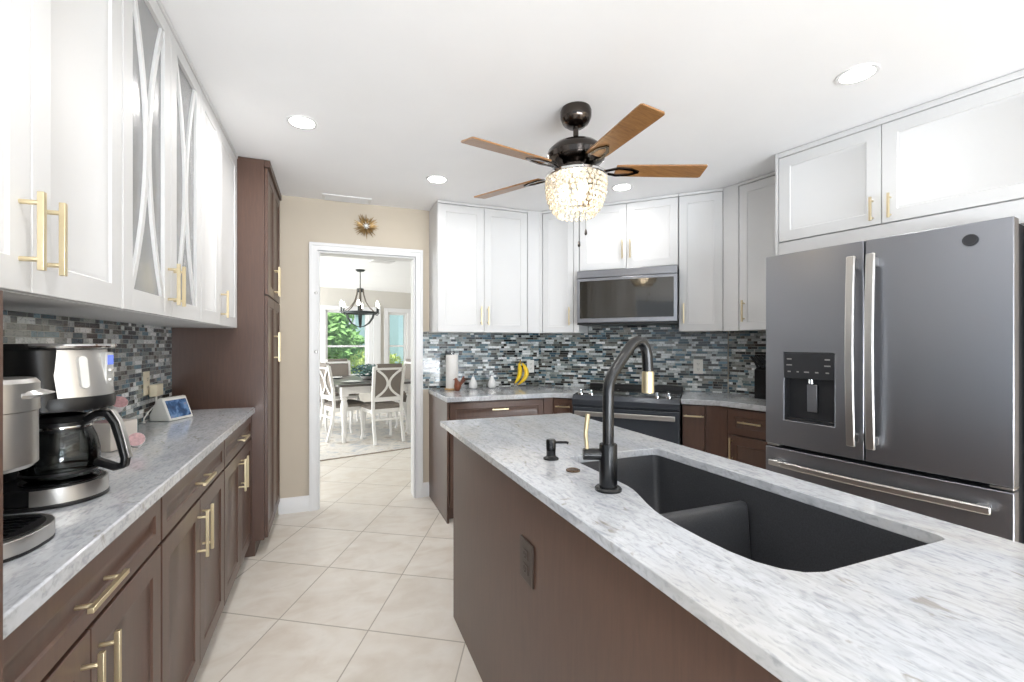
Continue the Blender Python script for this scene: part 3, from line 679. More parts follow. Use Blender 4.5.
m = MB(); p = hd*0.055; m.tube([p+Vector((0, 0, 0.105)), p+hd*0.004+Vector((0, 0, 0.15)), p-hd*0.002+Vector((0, 0, 0.20))], [0.005, 0.0055, 0.0065], 10); m.build('lever', M['gold'], r)
r = thing('soap_dispenser', 'small matte black soap dispenser pump on the island counter', 'soap dispenser', (0.69, 1.335, z0), R(-18))
MB().lathe([(0.026, 0.0005), (0.026, 0.004), (0.018, 0.009), (0.0155, 0.012), (0.0155, 0.03), (0.011, 0.033)], (0, 0, 0), 20).build('base', M['black'], r)
MB().lathe([(0.0165, 0.033), (0.0165, 0.062), (0.014, 0.066)], (0, 0, 0), 20).build('pump_head', M['black'], r)
MB().tube([(0.012, 0, 0.056), (0.052, 0, 0.056), (0.058, 0, 0.053)], 0.0045, 10).build('nozzle', M['black'], r)
o = MB().lathe([(0.0215, 0.0005), (0.0215, 0.004), (0.017, 0.006), (0.015, 0.0045), (0.001, 0.0045)], (0, 0, 0), 24).build('air_switch', brushed('antique_bronze', srgb(120, 100, 84), 0.25)); o.location = (0.688, 1.186, z0)
tag(o, 'round bronze push button on the counter between faucet and soap dispenser', 'button')
# outlet on the island side
def outlet(name, label, loc, rz, mat, slotmat, w=0.072, h=0.118, kind='outlet', cat='outlet'):
    r = thing(name, label, cat, loc, rz)
    MB().box(-w/2, w/2, -0.006, -0.0003, -h/2, h/2).build('cover_plate', mat, r, 0.002)
    if kind == 'outlet':
        for s in (-1, 1):
            m = MB(); m.box(-0.017, 0.017, -0.0085, -0.0062, s*0.021-0.014, s*0.021+0.014); o = m.build('socket', mat, r, 0.002)
            m = MB(); m.box(-0.008, -0.0055, -0.0092, -0.0086, s*0.021-0.003, s*0.021+0.007); m.box(0.0055, 0.008, -0.0092, -0.0086, s*0.021-0.003, s*0.021+0.007); m.tube([(0, -0.0086, s*0.021-0.008), (0, -0.0092, s*0.021-0.008)], 0.0025, 8)
            m.build('slots', slotmat, o)
    return r
# island's left face looks to -X: local -y must map to -X -> rotz = -90
outlet('power_outlet', 'dark brown power outlet on the side of the island', (0.545, 1.204, 0.657), R(-90), simple('bronze_plate', srgb(58, 46, 40), 0.35, noise=0.05), M['black'], 0.092, 0.122)

# ------------------------------------------------------------------ ceiling fan
FX, FY = 1.110, 1.887
r = thing('ceiling_fan', 'five-blade wooden ceiling fan with a glowing crystal bowl', 'ceiling fan', (FX, FY, 0))
MB().lathe([(0.070, ZC-0.001), (0.075, ZC-0.015), (0.074, ZC-0.045), (0.062, ZC-0.072), (0.040, ZC-0.088), (0.018, ZC-0.090)], (0, 0, 0), 32).build('canopy', M['gunmetal'], r)
MB().lathe([(0.013, ZC-0.088), (0.013, 2.305), (0.024, 2.295), (0.030, 2.274)], (0, 0, 0), 20).build('downrod', M['gunmetal'], r)
MB().lathe([(0.03, 2.277), (0.07, 2.272), (0.108, 2.258), (0.133, 2.234), (0.142, 2.209), (0.136, 2.188), (0.118, 2.172), (0.10, 2.166), (0.085, 2.150), (0.085, 2.128), (0.055, 2.118)], (0, 0, 0), 40).build('motor_housing', M['gunmetal'], r)
BZ = 2.142
def blade_bm(a):
    T = Matrix.Rotation(R(a), 4, 'Z') @ Matrix.Translation((0, 0, BZ)) @ Matrix.Rotation(R(1), 4, 'Y') @ Matrix.Rotation(R(-11), 4, 'X')
    m = MB(T); out = [(0.19, -0.042), (0.23, -0.046), (0.56, -0.052), (0.606, -0.052), (0.614, -0.045), (0.614, 0.045), (0.606, 0.052), (0.56, 0.052), (0.23, 0.046), (0.19, 0.042)]
    m.prism(out, -0.003, 0.004); return m, T
for k in range(5):
    a = 121.8+72*k; m, T = blade_bm(a); b = m.build('blade', M['blade'], r, 0.0015)
    m = MB(T); m.strip([(0.10, 0.0, -0.012), (0.15, 0.012, -0.008), (0.20, 0.030, -0.0065), (0.26, 0.022, -0.0065), (0.30, 0.0, -0.0065)], 0.006, 0.014, (0, 0, 1)); m.strip([(0.10, 0.0, -0.012), (0.15, -0.012, -0.008), (0.20, -0.030, -0.0065), (0.26, -0.022, -0.0065), (0.30, 0.0, -0.0065)], 0.006, 0.014, (0, 0, 1))
    m.build('blade_arm', M['gunmetal'], b)
MB().lathe([(0.146, 2.098), (0.150, 2.102), (0.150, 2.112), (0.146, 2.116), (0.056, 2.1175), (0.056, 2.112), (0.138, 2.108)], (0, 0, 0), 40).build('shade_rim', M['chrome'], r)
mc, nt, p = new_mat('crystal_beads')
p.inputs['Base Color'].default_value = (1, 0.94, 0.82, 1); p.inputs['Transmission Weight'].default_value = 0.65
g = G(nt); vec, xyz = g.sep(); n = g.noise(vec, 60, (1, 1, 1), 2, 0); nt.links.new(g.m('MULTIPLY', n, 0.3), p.inputs['Roughness'])
M['crystal'] = mc
m = MB(); rows = 8
for i in range(rows):
    t = i/(rows-1.0); z = 2.088-0.160*t; rad = 0.145*math.sqrt(1-(t*0.82)**2.6); nb = max(12, int(2*PI*rad/0.0262))
    for k in range(nb):
        a = 2*PI*(k+0.5*(i % 2))/nb
        T = Matrix.Translation((rad*math.cos(a), rad*math.sin(a), z)) @ Matrix.Rotation(a, 4, 'Z')
        mm = MB(T); R0 = 0.0112
        mm.loft([[(-0.0012, 0.001*math.cos(q), 0.001*math.sin(q)) for q in [2*PI*j/8 for j in range(8)]], [(0.004-0.0085, R0*math.cos(q)*0.7, R0*math.sin(q)*0.7) for q in [2*PI*j/8 for j in range(8)]],
                 [(0, R0*math.cos(q), R0*math.sin(q)) for q in [2*PI*j/8 for j in range(8)]], [(0.0045, R0*math.cos(q)*0.7, R0*math.sin(q)*0.7) for q in [2*PI*j/8 for j in range(8)]]])
        m.v += mm.v[:]; o_ = len(m.v)-len(mm.v); m.f += [tuple(q+o_ for q in f) for f in mm.f]
o = m.build('crystal_shade', M['crystal'], r, ang=5); o['kind'] = 'stuff'
wire = MB()
for k in range(18):
    a = 2*PI*k/18; pts = []
    for i in range(rows):
        t = i/(rows-1.0); z = 2.098-0.172*t; rad = 0.139*math.sqrt(1-(t*0.82)**2.6); pts.append((rad*math.cos(a), rad*math.sin(a), z))
    wire.tube(pts, 0.0012, 5)
wire.build('shade_frame', M['chrome'], r)
for k in range(3):
    a = 2*PI*k/3+0.6
    b = MB().tube([(0.045*math.cos(a), 0.045*math.sin(a), 2.112), (0.055*math.cos(a), 0.055*math.sin(a), 2.07)], 0.012, 12).build('lamp_socket', M['plastic'], r)
    MB().lathe([(0.008, 0.03), (0.02, 0.02), (0.025, 0.0), (0.02, -0.02), (0.006, -0.028)], (0.06*math.cos(a), 0.06*math.sin(a), 2.038), 14).build('bulb', M['warmbulb'], b)
for px, py, zb in ((0.022, -0.055, 1.845), (-0.018, -0.06, 1.785)):
    m = MB(); m.tube([(px, py, 2.11), (px, py, zb)], 0.0013, 6); o = m.build('pull_chain', M['gunmetal'], r)
    MB().lathe([(0.002, 0.03), (0.005, 0.02), (0.0065, 0.008), (0.004, 0)], (px, py, zb-0.028), 10).build('fob', M['gunmetal'], o)
l = bpy.data.lights.new('fan_bulb_light', 'POINT'); l.energy = 1.2; l.color = (1, 0.82, 0.58); l.shadow_soft_size = 0.05
o = bpy.data.objects.new('fan_bulb_light', l); COL.objects.link(o); o.parent = r; o.location = (0, 0, 2.0)

# ------------------------------------------------------------------ recessed lights and vents
def disk_light(x, y, label, e=6):
    r = thing('recessed_light', label, 'ceiling light', (x, y, ZC), 0)
    MB().lathe([(0.060, -0.001), (0.060, -0.005), (0.073, -0.005), (0.075, -0.0005)], (0, 0, 0), 32, (False, False)).build('trim_ring', M['trim'], r)
    MB().lathe([(0.060, -0.004), (0.03, -0.0045), (0.001, -0.0045)], (0, 0, 0), 32, (False, True)).build('diffuser', M['lamp'], r)
    a = area('disk_light', (0, 0, -0.012), (0, 0, 0), 0.12, 0.12, e, (1, 0.98, 0.96), r, 'DISK', 170)
for x, y, lb, e_ in ((-0.139, 2.497, 'recessed ceiling light near the white left wall cabinets', 5.6), (0.685, 3.029, 'recessed ceiling light in front of the doorway wall', 2.0),
                 (2.076, 1.221, 'recessed ceiling light above the refrigerator front', 1.0), (1.975, 2.706, 'recessed ceiling light behind the fan, before the microwave', 1.7)):
    disk_light(x, y, lb, e_)
for x, y in ((-0.05, 0.65), (0.3, -1.5), (2.0, -1.5)):  # extra out-of-view ceiling fills without fixtures, added for brightness
    area('disk_light', (x, y, ZC-0.01), (0, 0, 0), 0.12, 0.12, 5.0 if y > 0 else 3.0, (1, 0.98, 0.96), None, 'DISK', 170)
def ceiling_vent(label, loc, rz, wx, wy, n):
    r = thing('ceiling_vent', label, 'vent', loc, rz)
    m = MB(); t = 0.02; m.box(-wx/2, wx/2, -wy/2, -wy/2+t, -0.008, -0.0005); m.box(-wx/2, wx/2, wy/2-t, wy/2, -0.008, -0.0005); m.box(-wx/2, -wx/2+t, -wy/2+t, wy/2-t, -0.008, -0.0005); m.box(wx/2-t, wx/2, -wy/2+t, wy/2-t, -0.008, -0.0005)
    m.build('frame', M['trim'], r, 0.001)
    m = MB()
    for i in range(n):
        y = -wy/2+t+(wy-2*t)*(i+0.5)/n; m.loft([[(x, y-0.006, -0.001), (x, y-0.005, -0.001), (x, y+0.006, -0.007), (x, y+0.005, -0.007)] for x in (-wx/2+t, wx/2-t)])
    m.build('louvers', M['trim'], r); MB().box(-wx/2+t, wx/2-t, -wy/2+t, wy/2-t, -0.0008, -0.0003).build('duct_opening', M['slatedark'], r)
ceiling_vent('white ceiling vent right above the doorway wall', (0.118, 3.69, ZC), 0, 0.36, 0.14, 7)
ceiling_vent('white ceiling vent over the dining room, right of the chandelier', (0.66, 6.32, ZC), DA, 0.30, 0.2, 8)

# ------------------------------------------------------------------ things on the left counter
CT = 0.9143
def rect_round(cx, cy, hx, hy, rad, z, n=5):
    pts = []
    for (sx, sy, a0) in ((1, 1, 0), (-1, 1, 90), (-1, -1, 180), (1, -1, 270)):
        pts += [(cx+sx*(hx-rad)+rad*math.cos(R(a0+90*i/n)), cy+sy*(hy-rad)+rad*math.sin(R(a0+90*i/n)), z) for i in range(n+1)]
    return pts
# drip coffee maker; local +x is its front
r = thing('coffee_maker', 'black and steel drip coffee maker with a glass carafe', 'coffee maker', (-0.672, 1.445, CT), R(-20))
def base_loop(ra, rb, z): return [(ra*math.cos(R(a_)), rb*math.sin(R(a_)), z) for a_ in range(-90, 91, 9)]+[(-0.15, rb, z), (-0.15, -rb, z)]
MB().loft([base_loop(0.134, 0.110, 0.0006), base_loop(0.134, 0.110, 0.010)]).build('foot', M['blackplastic'], r, 0.002)
MB().loft([base_loop(0.126, 0.104, 0.0102), base_loop(0.126, 0.104, 0.048)]).build('base', M['blackplastic'], r, 0.002)
lo = []
for i_ in range(19):
    a_ = R(-62+160*i_/18.0); c_, s_ = math.cos(a_), math.sin(a_)
    lo.append([(0.133*c_, 0.109*s_, 0.0105), (0.131*c_, 0.107*s_, 0.046), (0.127*c_, 0.1045*s_, 0.046), (0.127*c_, 0.1045*s_, 0.0105)])
MB().loft(lo).build('base_band', M['steel'], r)
MB().lathe([(0.075, 0.0485), (0.075, 0.052), (0.07, 0.053)], (0.045, 0, 0), 28).build('hot_plate', M['blackgloss'], r)
MB().loft([rect_round(-0.105, 0, 0.045, 0.112, 0.02, 0.0485), rect_round(-0.105, 0, 0.045, 0.112, 0.02, 0.225)]).build('water_tank', M['blackplastic'], r, 0.002)
MB().loft([rect_round(-0.02, 0, 0.128, 0.112, 0.05, 0.226, 7), rect_round(-0.025, 0, 0.124, 0.112, 0.045, 0.372, 7), rect_round(-0.035, 0, 0.11, 0.10, 0.045, 0.386, 7)]).build('brew_head', M['blackplastic'], r, 0.002)
# steel face wrapping the head's front
def arc_face(r0, z0, z1, a0, a1, cx, lean, th, n=14, ry=0.116):
    lo = []
    for i in range(n+1):
        a = R(a0+(a1-a0)*i/n); c, s_ = math.cos(a), math.sin(a)
        lo.append([(cx+r0*c, ry*s_, z0), (cx+r0*c-lean, ry*s_, z1), (cx+(r0-th)*c-lean, (ry-th)*s_, z1), (cx+(r0-th)*c, (ry-th)*s_, z0)])
    return MB().loft(lo)
arc_face(0.135, 0.258, 0.372, -42, 92, 0.01, 0.02, 0.006).build('face_plate', M['steel'], r)
MB().loft([[(0.01+rr*0.135*math.cos(R(a)), rr*0.118*math.sin(R(a)), z) for a in range(-90, 91, 12)] for rr, z in ((1.0, 0.226), (1.02, 0.24), (1.0, 0.257))], (True, True)).build('brew_basket', M['blackplastic'], r)
m = MB(); m.tube([(0.03+0.115*math.cos(R(a)), 0.108*math.sin(R(a)), 0.381) for a in range(-70, 75, 10)], 0.006, 8); m.build('top_rim', M['chrome'], r)
fp = Matrix.Translation((0.010, 0.0, 0.315)) @ Matrix.Rotation(R(-17), 4, 'Z') @ Matrix.Translation((0.111, 0.004, 0)) @ Matrix.Rotation(R(-9), 4, 'Y')
m = MB(fp @ Matrix.Translation((0.004, -0.002, 0.0))); m.loft([[(0.006, 0.0105*math.cos(R(a)), (0.03 if math.sin(R(a)) >= 0 else -0.03)+0.0105*math.sin(R(a))) for a in range(0, 360, 20)], [(0.014, 0.009*math.cos(R(a)), (0.03 if math.sin(R(a)) >= 0 else -0.03)+0.009*math.sin(R(a))) for a in range(0, 360, 20)]]); m.build('button_strip', M['plastic'], r)
fp2 = Matrix.Translation((0.010, 0, 0.315)) @ Matrix.Rotation(R(17), 4, 'Z')
m = MB(fp2); m.box(0.108, 0.1285, -0.018, 0.018, -0.045, 0.05); m.build('button_panel', simple('silver_plastic', srgb(206, 206, 204), 0.3, 0.4, noise=0.02), r, 0.002)
m = MB(fp2); m.box(0.1287, 0.1305, -0.012, 0.012, 0.018, 0.042); m.build('clock_display', simple('blue_display', srgb(60, 80, 170), 0.2, noise=0.02, emis=(0.15, 0.22, 0.75, 1), es=0.7), r)
for z in (0.004, -0.02):
    m = MB(fp2); m.lathe([(0.009, -0.003), (0.009, 0.003)], (0.1275, 0, z), 14); m.build('button', M['steel'], r, 0.001)
m = MB(); m.tube([(0.055, 0.119, 0.262), (0.062, 0.126, 0.30), (0.058, 0.124, 0.34), (0.05, 0.116, 0.365)], 0.006, 8); m.build('water_gauge', M['chrome'], r)
# carafe belongs to the machine's hot plate but lifts away
ca = thing('coffee_carafe', 'round glass coffee carafe with a big black handle on the hot plate', 'carafe', (-0.672+0.045*math.cos(R(-20)), 1.445+0.045*math.sin(R(-20)), CT+0.0535), R(-6))
MB().lathe([(0.055, 0), (0.068, 0.008), (0.074, 0.035), (0.073, 0.07), (0.066, 0.10), (0.055, 0.128), (0.052, 0.14), (0.0505, 0.14), (0.0535, 0.127), (0.0645, 0.099), (0.0715, 0.07), (0.0725, 0.035), (0.066, 0.010), (0.054, 0.002)], (0, 0, 0), 32).build('glass_body', M['carafe'], ca)
MB().lathe([(0.0545, 0.118), (0.0575, 0.118), (0.0555, 0.14), (0.0535, 0.14)], (0, 0, 0), 32, (False, False)).build('collar', M['blackplastic'], ca)
MB().lathe([(0.049, 0.136), (0.054, 0.142), (0.048, 0.155), (0.02, 0.162), (0.001, 0.162)], (0, 0, 0), 28).build('lid', M['blackplastic'], ca)
m = MB(); m.strip([(0.05, 0, 0.138), (0.075, 0, 0.157), (0.098, 0, 0.155), (0.114, 0, 0.13), (0.126, 0, 0.085), (0.136, 0, 0.04), (0.133, 0, 0.02), (0.115, 0, 0.017), (0.071, 0, 0.036)], 0.026, 0.017, (0, 1, 0))
hd_ = m.build('handle', M['blackplastic'], ca, 0.005)
m = MB(); m.strip([(0.083, 0, 0.169), (0.108, 0, 0.163), (0.124, 0, 0.135), (0.136, 0, 0.088), (0.146, 0, 0.04)], 0.018, 0.004, (0, 1, 0)); m.build('handle_inlay', M['steel'], hd_, 0.001)
for z in (0.018, 0.125): MB().lathe([(0.0748 if z < 0.1 else 0.0578, 0), (0.0755 if z < 0.1 else 0.0585, 0.003), (0.0748 if z < 0.1 else 0.0578, 0.006)], (0, 0, z), 32, (False, False)).build('band', M['chrome'] if z > 0.1 else M['blackplastic'], ca)
# single-serve brewer at the frame edge
r = thing('single_serve_brewer', 'steel single-serve coffee brewer cut off at the left edge', 'coffee maker', (-0.64, 1.115, CT), R(-4))
MB().loft([rect_round(-0.03, 0, 0.155, 0.10, 0.085, 0.0006, 8), rect_round(-0.03, 0, 0.155, 0.10, 0.085, 0.006, 8)]).build('foot', M['blackplastic'], r)
MB().loft([rect_round(-0.03, 0, 0.155, 0.10, 0.085, 0.0062, 8), rect_round(-0.03, 0, 0.155, 0.10, 0.085, 0.034, 8)]).build('drip_base', M['steel'], r, 0.001)
m = MB(); m.lathe([(0.084, 0.0345), (0.084, 0.038), (0.001, 0.038)], (0.035, 0, 0), 32, (False, True)); m.build('drip_tray', M['blackplastic'], r)
m = MB()
for i in range(-3, 4): m.box(0.035-0.06, 0.035+0.06, i*0.017-0.003, i*0.017+0.003, 0.0382, 0.041)
m.build('drip_grate', M['black'], r)
MB().box(-0.17, -0.07, -0.085, 0.085, 0.0345, 0.30).build('tower', M['blackplastic'], r, 0.01)
MB().lathe([(0.070, 0.150), (0.078, 0.158), (0.078, 0.258)], (0.03, 0, 0), 40).build('brew_head', M['steel'], r)
MB().lathe([(0.080, 0.2595), (0.080, 0.312), (0.074, 0.320), (0.001, 0.321)], (0.03, 0, 0), 40).build('lid', M['steel'], r)
m = MB(); m.loft([[(0.03+0.079*math.cos(a), 0.079*math.sin(a), 0.282+dz), (0.03+(0.081+0.022*math.sin((a+0.3)/2.2*PI))*math.cos(a), (0.081+0.022*math.sin((a+0.3)/2.2*PI))*math.sin(a), 0.289+dz), (0.03+0.079*math.cos(a), 0.079*math.sin(a), 0.298+dz)] for a, dz in [(-0.3+2.2*i/14, 0) for i in range(15)]]); m.build('lid_handle', M['steel'], r)
# smart display
r = thing('smart_display', 'white wedge-shaped smart display lit in front of the pantry side', 'smart display', (-0.765, 2.742, CT), R(-24))
prof = [(-0.055, 0.001), (0.055, 0.001), (0.012, 0.113), (-0.002, 0.116), (-0.016, 0.108), (-0.055, 0.03)]
m = MB(); m.loft([[(x, y, z) for x, z in prof] for y in (-0.078, 0.078)]); m.build('housing', M['plastic'], r, 0.004)
T = Matrix.Translation((0.0345, 0, 0.0565)) @ Matrix.Rotation(math.atan2(0.043, 0.112)*-1, 4, 'Y')
ms, nt, p = new_mat('lit_screen'); g = G(nt); vec, xyz = g.sep(); n = g.noise(vec, 22, (1, 1, 1), 4, 0.5)
col = g.ramp(n, [(0.3, srgb(16, 26, 48)), (0.5, srgb(40, 74, 116)), (0.62, srgb(96, 128, 168)), (0.75, srgb(140, 96, 90))]); nt.links.new(col, p.inputs['Base Color']); nt.links.new(col, p.inputs['Emission Color']); p.inputs['Emission Strength'].default_value = 0.22; p.inputs['Roughness'].default_value = 0.1
m = MB(T); m.box(-0.001, 0.0015, -0.066, 0.066, -0.046, 0.046); m.build('screen', ms, r)
r = outlet('power_outlet', 'almond power outlet on the left backsplash behind the smart display', (XL+0.0095, 2.69, 1.105), R(90), M['almond'], M['black'])
o = MB().box(-0.045, 0.045, -0.035, -0.001, -0.03, 0.03).build('power_adapter', M['almond'], None, 0.004); o.location = (XL+0.019, 2.745, 1.066); o.rotation_euler = (0, 0, R(90))
tag(o, 'cream plug-in power adapter on the outlet behind the smart display', 'adapter')
ad = o
o = MB().tube([(0.0, -0.018, -0.028), (-0.02, -0.022, -0.07), (-0.10, -0.016, -0.10), (-0.135, -0.010, -0.125), (-0.135, -0.008, -0.146), (-0.115, -0.008, -0.148)], 0.003, 8).build('cable', M['plastic'], ad)
# coffee pods rack behind the drip maker
pod_w = simple('pod_white', srgb(228, 226, 226), 0.4, noise=0.02); pod_r = simple('pod_foil_red', srgb(186, 146, 148), 0.35, noise=0.25, nscale=90)
def pod(loc, tilt, label):
    r = bpy.data.objects.new('coffee_pod', None); COL.objects.link(r); r.location = loc; r.rotation_euler = tilt; tag(r, label, 'coffee pod', 'coffee pods behind the coffee maker')
    MB().lathe([(0.0165, 0), (0.0185, 0.003), (0.0225, 0.042), (0.0255, 0.043), (0.0255, 0.0445)], (0, 0, 0), 20).build('cup', pod_w, r)
    MB().lathe([(0.0248, 0.0447), (0.0248, 0.0453), (0.001, 0.0453)], (0, 0, 0), 20).build('foil_lid', pod_r, r)
pod((-0.735, 2.02, 1.062), (R(38), R(35), 0), 'white coffee pod tilted on top of the pod stack behind the carafe')
pod((-0.665, 1.99, CT+0.022), (R(55), R(30), 0), 'coffee pod leaning low on the counter behind the carafe handle')
r = thing('pod_box', 'pale carton of coffee pods behind the coffee carafe handle', 'box', (-0.765, 2.05, CT), R(-20))
MB().box(-0.055, 0.055, -0.06, 0.06, 0.001, 0.10).build('carton', simple('carton_pale', srgb(212, 204, 196), 0.6, noise=0.05, nscale=20), r, 0.002)
MB().box(-0.056, 0.056, 0.0602, 0.0612, 0.001, 0.10).build('side_print', simple('carton_teal', srgb(60, 96, 100), 0.6, noise=0.05), r)
MB().lathe([(0.042, 0.1005), (0.042, 0.1015), (0.001, 0.1015)], (0, 0, 0), 24, (False, True)).build('round_print', pod_r, r)

# ------------------------------------------------------------------ things on the back-left counter
r = thing('paper_towel_holder', 'white paper towel roll upright on a wooden base', 'paper towel holder', (0.956, 3.66, CT))
MB().lathe([(0.062, 0.0006), (0.064, 0.006), (0.062, 0.014), (0.001, 0.014)], (0, 0, 0), 28).build('base', wood('oak_base', srgb(176, 140, 92), srgb(200, 164, 112), (10, 2, 2)), r)
MB().lathe([(0.052, 0.0145), (0.052, 0.295), (0.018, 0.295), (0.018, 0.28)], (0, 0, 0), 32).build('paper_roll', M['paper'], r)
MB().lathe([(0.008, 0.015), (0.008, 0.31), (0.012, 0.315), (0.006, 0.325)], (0, 0, 0), 12).build('rod', M['chrome'], r)
# carved brown figure in front of the roll
r = thing('bird_figurine', 'small carved brown figurine in front of the paper towel roll', 'figurine', (0.972, 3.55, CT), R(200))
bw = simple('carved_brown', srgb(120, 66, 42), 0.4, noise=0.2, nscale=20)
m = MB(); m.loft([[(cx+rx*math.cos(2*PI*k/12)*0.8, ry*math.sin(2*PI*k/12), z) for k in range(12)] for cx, rx, ry, z in ((0, 0.02, 0.018, 0.0007), (0, 0.03, 0.024, 0.012), (-0.004, 0.04, 0.03, 0.04), (-0.004, 0.035, 0.026, 0.065), (0.008, 0.02, 0.016, 0.083), (0.014, 0.016, 0.013, 0.098), (0.014, 0.006, 0.005, 0.108))])
m.build('body', bw, r)
m = MB(); m.tube([(0.024, 0, 0.097), (0.045, 0, 0.093)], [0.006, 0.001], 8); m.build('beak', bw, r)
m = MB(); m.strip([(-0.028, 0, 0.05), (-0.05, 0, 0.085), (-0.065, 0, 0.115)], 0.022, 0.006, (0, 1, 0)); m.strip([(-0.028, 0, 0.045), (-0.058, 0, 0.07), (-0.08, 0, 0.09)], 0.02, 0.006, (0, 1, 0)); m.build('tail', bw, r)
def shaker(x, label):
    r = thing('shaker', label, 'shaker', (x, 3.66, CT), 0, 'white pear-shaped shakers')
    MB().lathe([(0.022, 0.0006), (0.034, 0.01), (0.038, 0.032), (0.032, 0.058), (0.02, 0.08), (0.014, 0.096), (0.010, 0.106), (0.001, 0.109)], (0, 0, 0), 24).build('body', M['porcelain'], r)
    MB().tube([(0, 0, 0.107), (0.004, 0, 0.122)], 0.003, 8).build('stem', M['porcelain'], r)
shaker(1.142, 'white pear-shaped shaker nearer the paper towel roll'); shaker(1.315, 'white pear-shaped shaker nearer the bananas')
r = thing('banana_bunch', 'small bunch of ripe yellow bananas hanging on the backsplash hook', 'bananas', (1.60, 3.70, CT))
for k, (dx, ph) in enumerate(((-0.012, 0.0), (0.05, 0.35))):
    pts = []
    for i in range(13):
        t = i/12.0; a = R(95-118*t)
        pts.append((0.0+dx*(0.4+0.6*math.sin(PI*t))+0.075*math.cos(a)-0.075*t*2.0*0.78, -0.012*k-0.03*t*(1-t)*2, 0.215-0.185*t-0.012*k*t))
    rs = [1.12*q_ for q_ in [0.006, 0.011, 0.016, 0.0185, 0.020, 0.0205, 0.0205, 0.020, 0.019, 0.0175, 0.015, 0.010, 0.005]]
    b = MB().tube(pts, rs, 7).build('banana', M['yellow'], r, subsurf=1)
    MB().tube([pts[12], (pts[12][0]-0.004, pts[12][1], pts[12][2]-0.008)], 0.005, 8).build('tip', bw, b)
MB().tube([(0.0, 0.0, 0.205), (0.004, 0.004, 0.24)], [0.013, 0.007], 8).build('stem', simple('banana_stem', srgb(150, 120, 50), 0.6, noise=0.2), r)
m = MB(); m.tube([(0.004, 0.069, 0.242), (0.004, 0.0, 0.246), (0.004, -0.006, 0.252)], 0.003, 8); m.lathe([(0.012, 0), (0.012, 0.004)], (0.004, 0.062, 0.24), 10)
tag(m.build('wall_hook', M['black']), 'small dark hook holding the bananas at the backsplash', 'hook').location = (1.60, 3.70, CT)
outlet('power_outlet', 'white power outlet half hidden behind the bananas', (1.735, YW-0.0085, 1.093), 0, M['plastic'], M['black'])
q = dg(0, RW-0.0085); 
po = Vector((2.79, 2.81, 0)); po = po + N45*((RW-0.0085)-po.dot(N45))
outlet('power_outlet', 'white power outlet on the backsplash right of the range', (po.x, po.y, 1.117), R(-45), M['plastic'], M['black'])
# knife block
kb = Vector((c1[0], c1[1], 0)) + tR*0.36 - nr*0.13
r = thing('knife_block', 'black knife block with handles beside the refrigerator', 'knife block', (kb.x, kb.y, CT), R(AR))
MB().loft([[(x, -0.07, 0.0006), (x, 0.06, 0.0006), (x, 0.06, 0.20), (x, -0.03, 0.225), (x, -0.07, 0.205)] for x in (-0.05, 0.05)]).build('block', M['black'], r, 0.003)
for k, (x, y) in enumerate(((-0.034, -0.045), (0.0, -0.045), (0.034, -0.045), (-0.034, 0.0), (0.0, 0.0), (0.034, 0.0), (-0.02, 0.035), (0.02, 0.035))):
    MB().tube([(x, y, 0.212), (x-0.02, y-0.01, 0.262), (x-0.042, y-0.02, 0.298)], [0.008, 0.0095, 0.009], 8).build('knife_handle', M['blackplastic'], r)

# ------------------------------------------------------------------ sunburst ornament over the doorway
sb = simple('antique_gold', srgb(156, 128, 84), 0.4, 0.6, noise=0.2, nscale=30)
r = thing('sunburst_ornament', 'small gold sunburst ornament on the wall above the doorway', 'wall ornament', (0.267, YW, 2.254))
m = MB()
for k in range(40):
    a = 2*PI*k/40+random.uniform(-.06, .06); L = random.choice((0.10, 0.085, 0.07, 0.105)); y1 = -0.012-random.random()*0.03
    d_ = Vector((math.cos(a), 0, math.sin(a))); b_ = Vector((-math.sin(a), 0, math.cos(a))); p0_ = d_*0.012+Vector((0, -0.006, 0)); p1_ = d_*L+Vector((0, y1, 0)); pm = d_*L*0.55+Vector((0, y1*0.7-0.003, 0))
    m.tube([p0_, pm, p1_], [0.003, 0.0055, 0.001], 5)
m.build('rays', sb, r)
MB().ball((0, -0.016, 0), 0.015, 12).build('center', sb, r)
st = MB()
for k in range(8):
    a = 2*PI*k/8+0.2; st.tube([(0, -0.034, 0), (0.03*math.cos(a), -0.046, 0.03*math.sin(a))], [0.005, 0.001], 6)
st.build('starfish_rays', M['porcelain'], r)

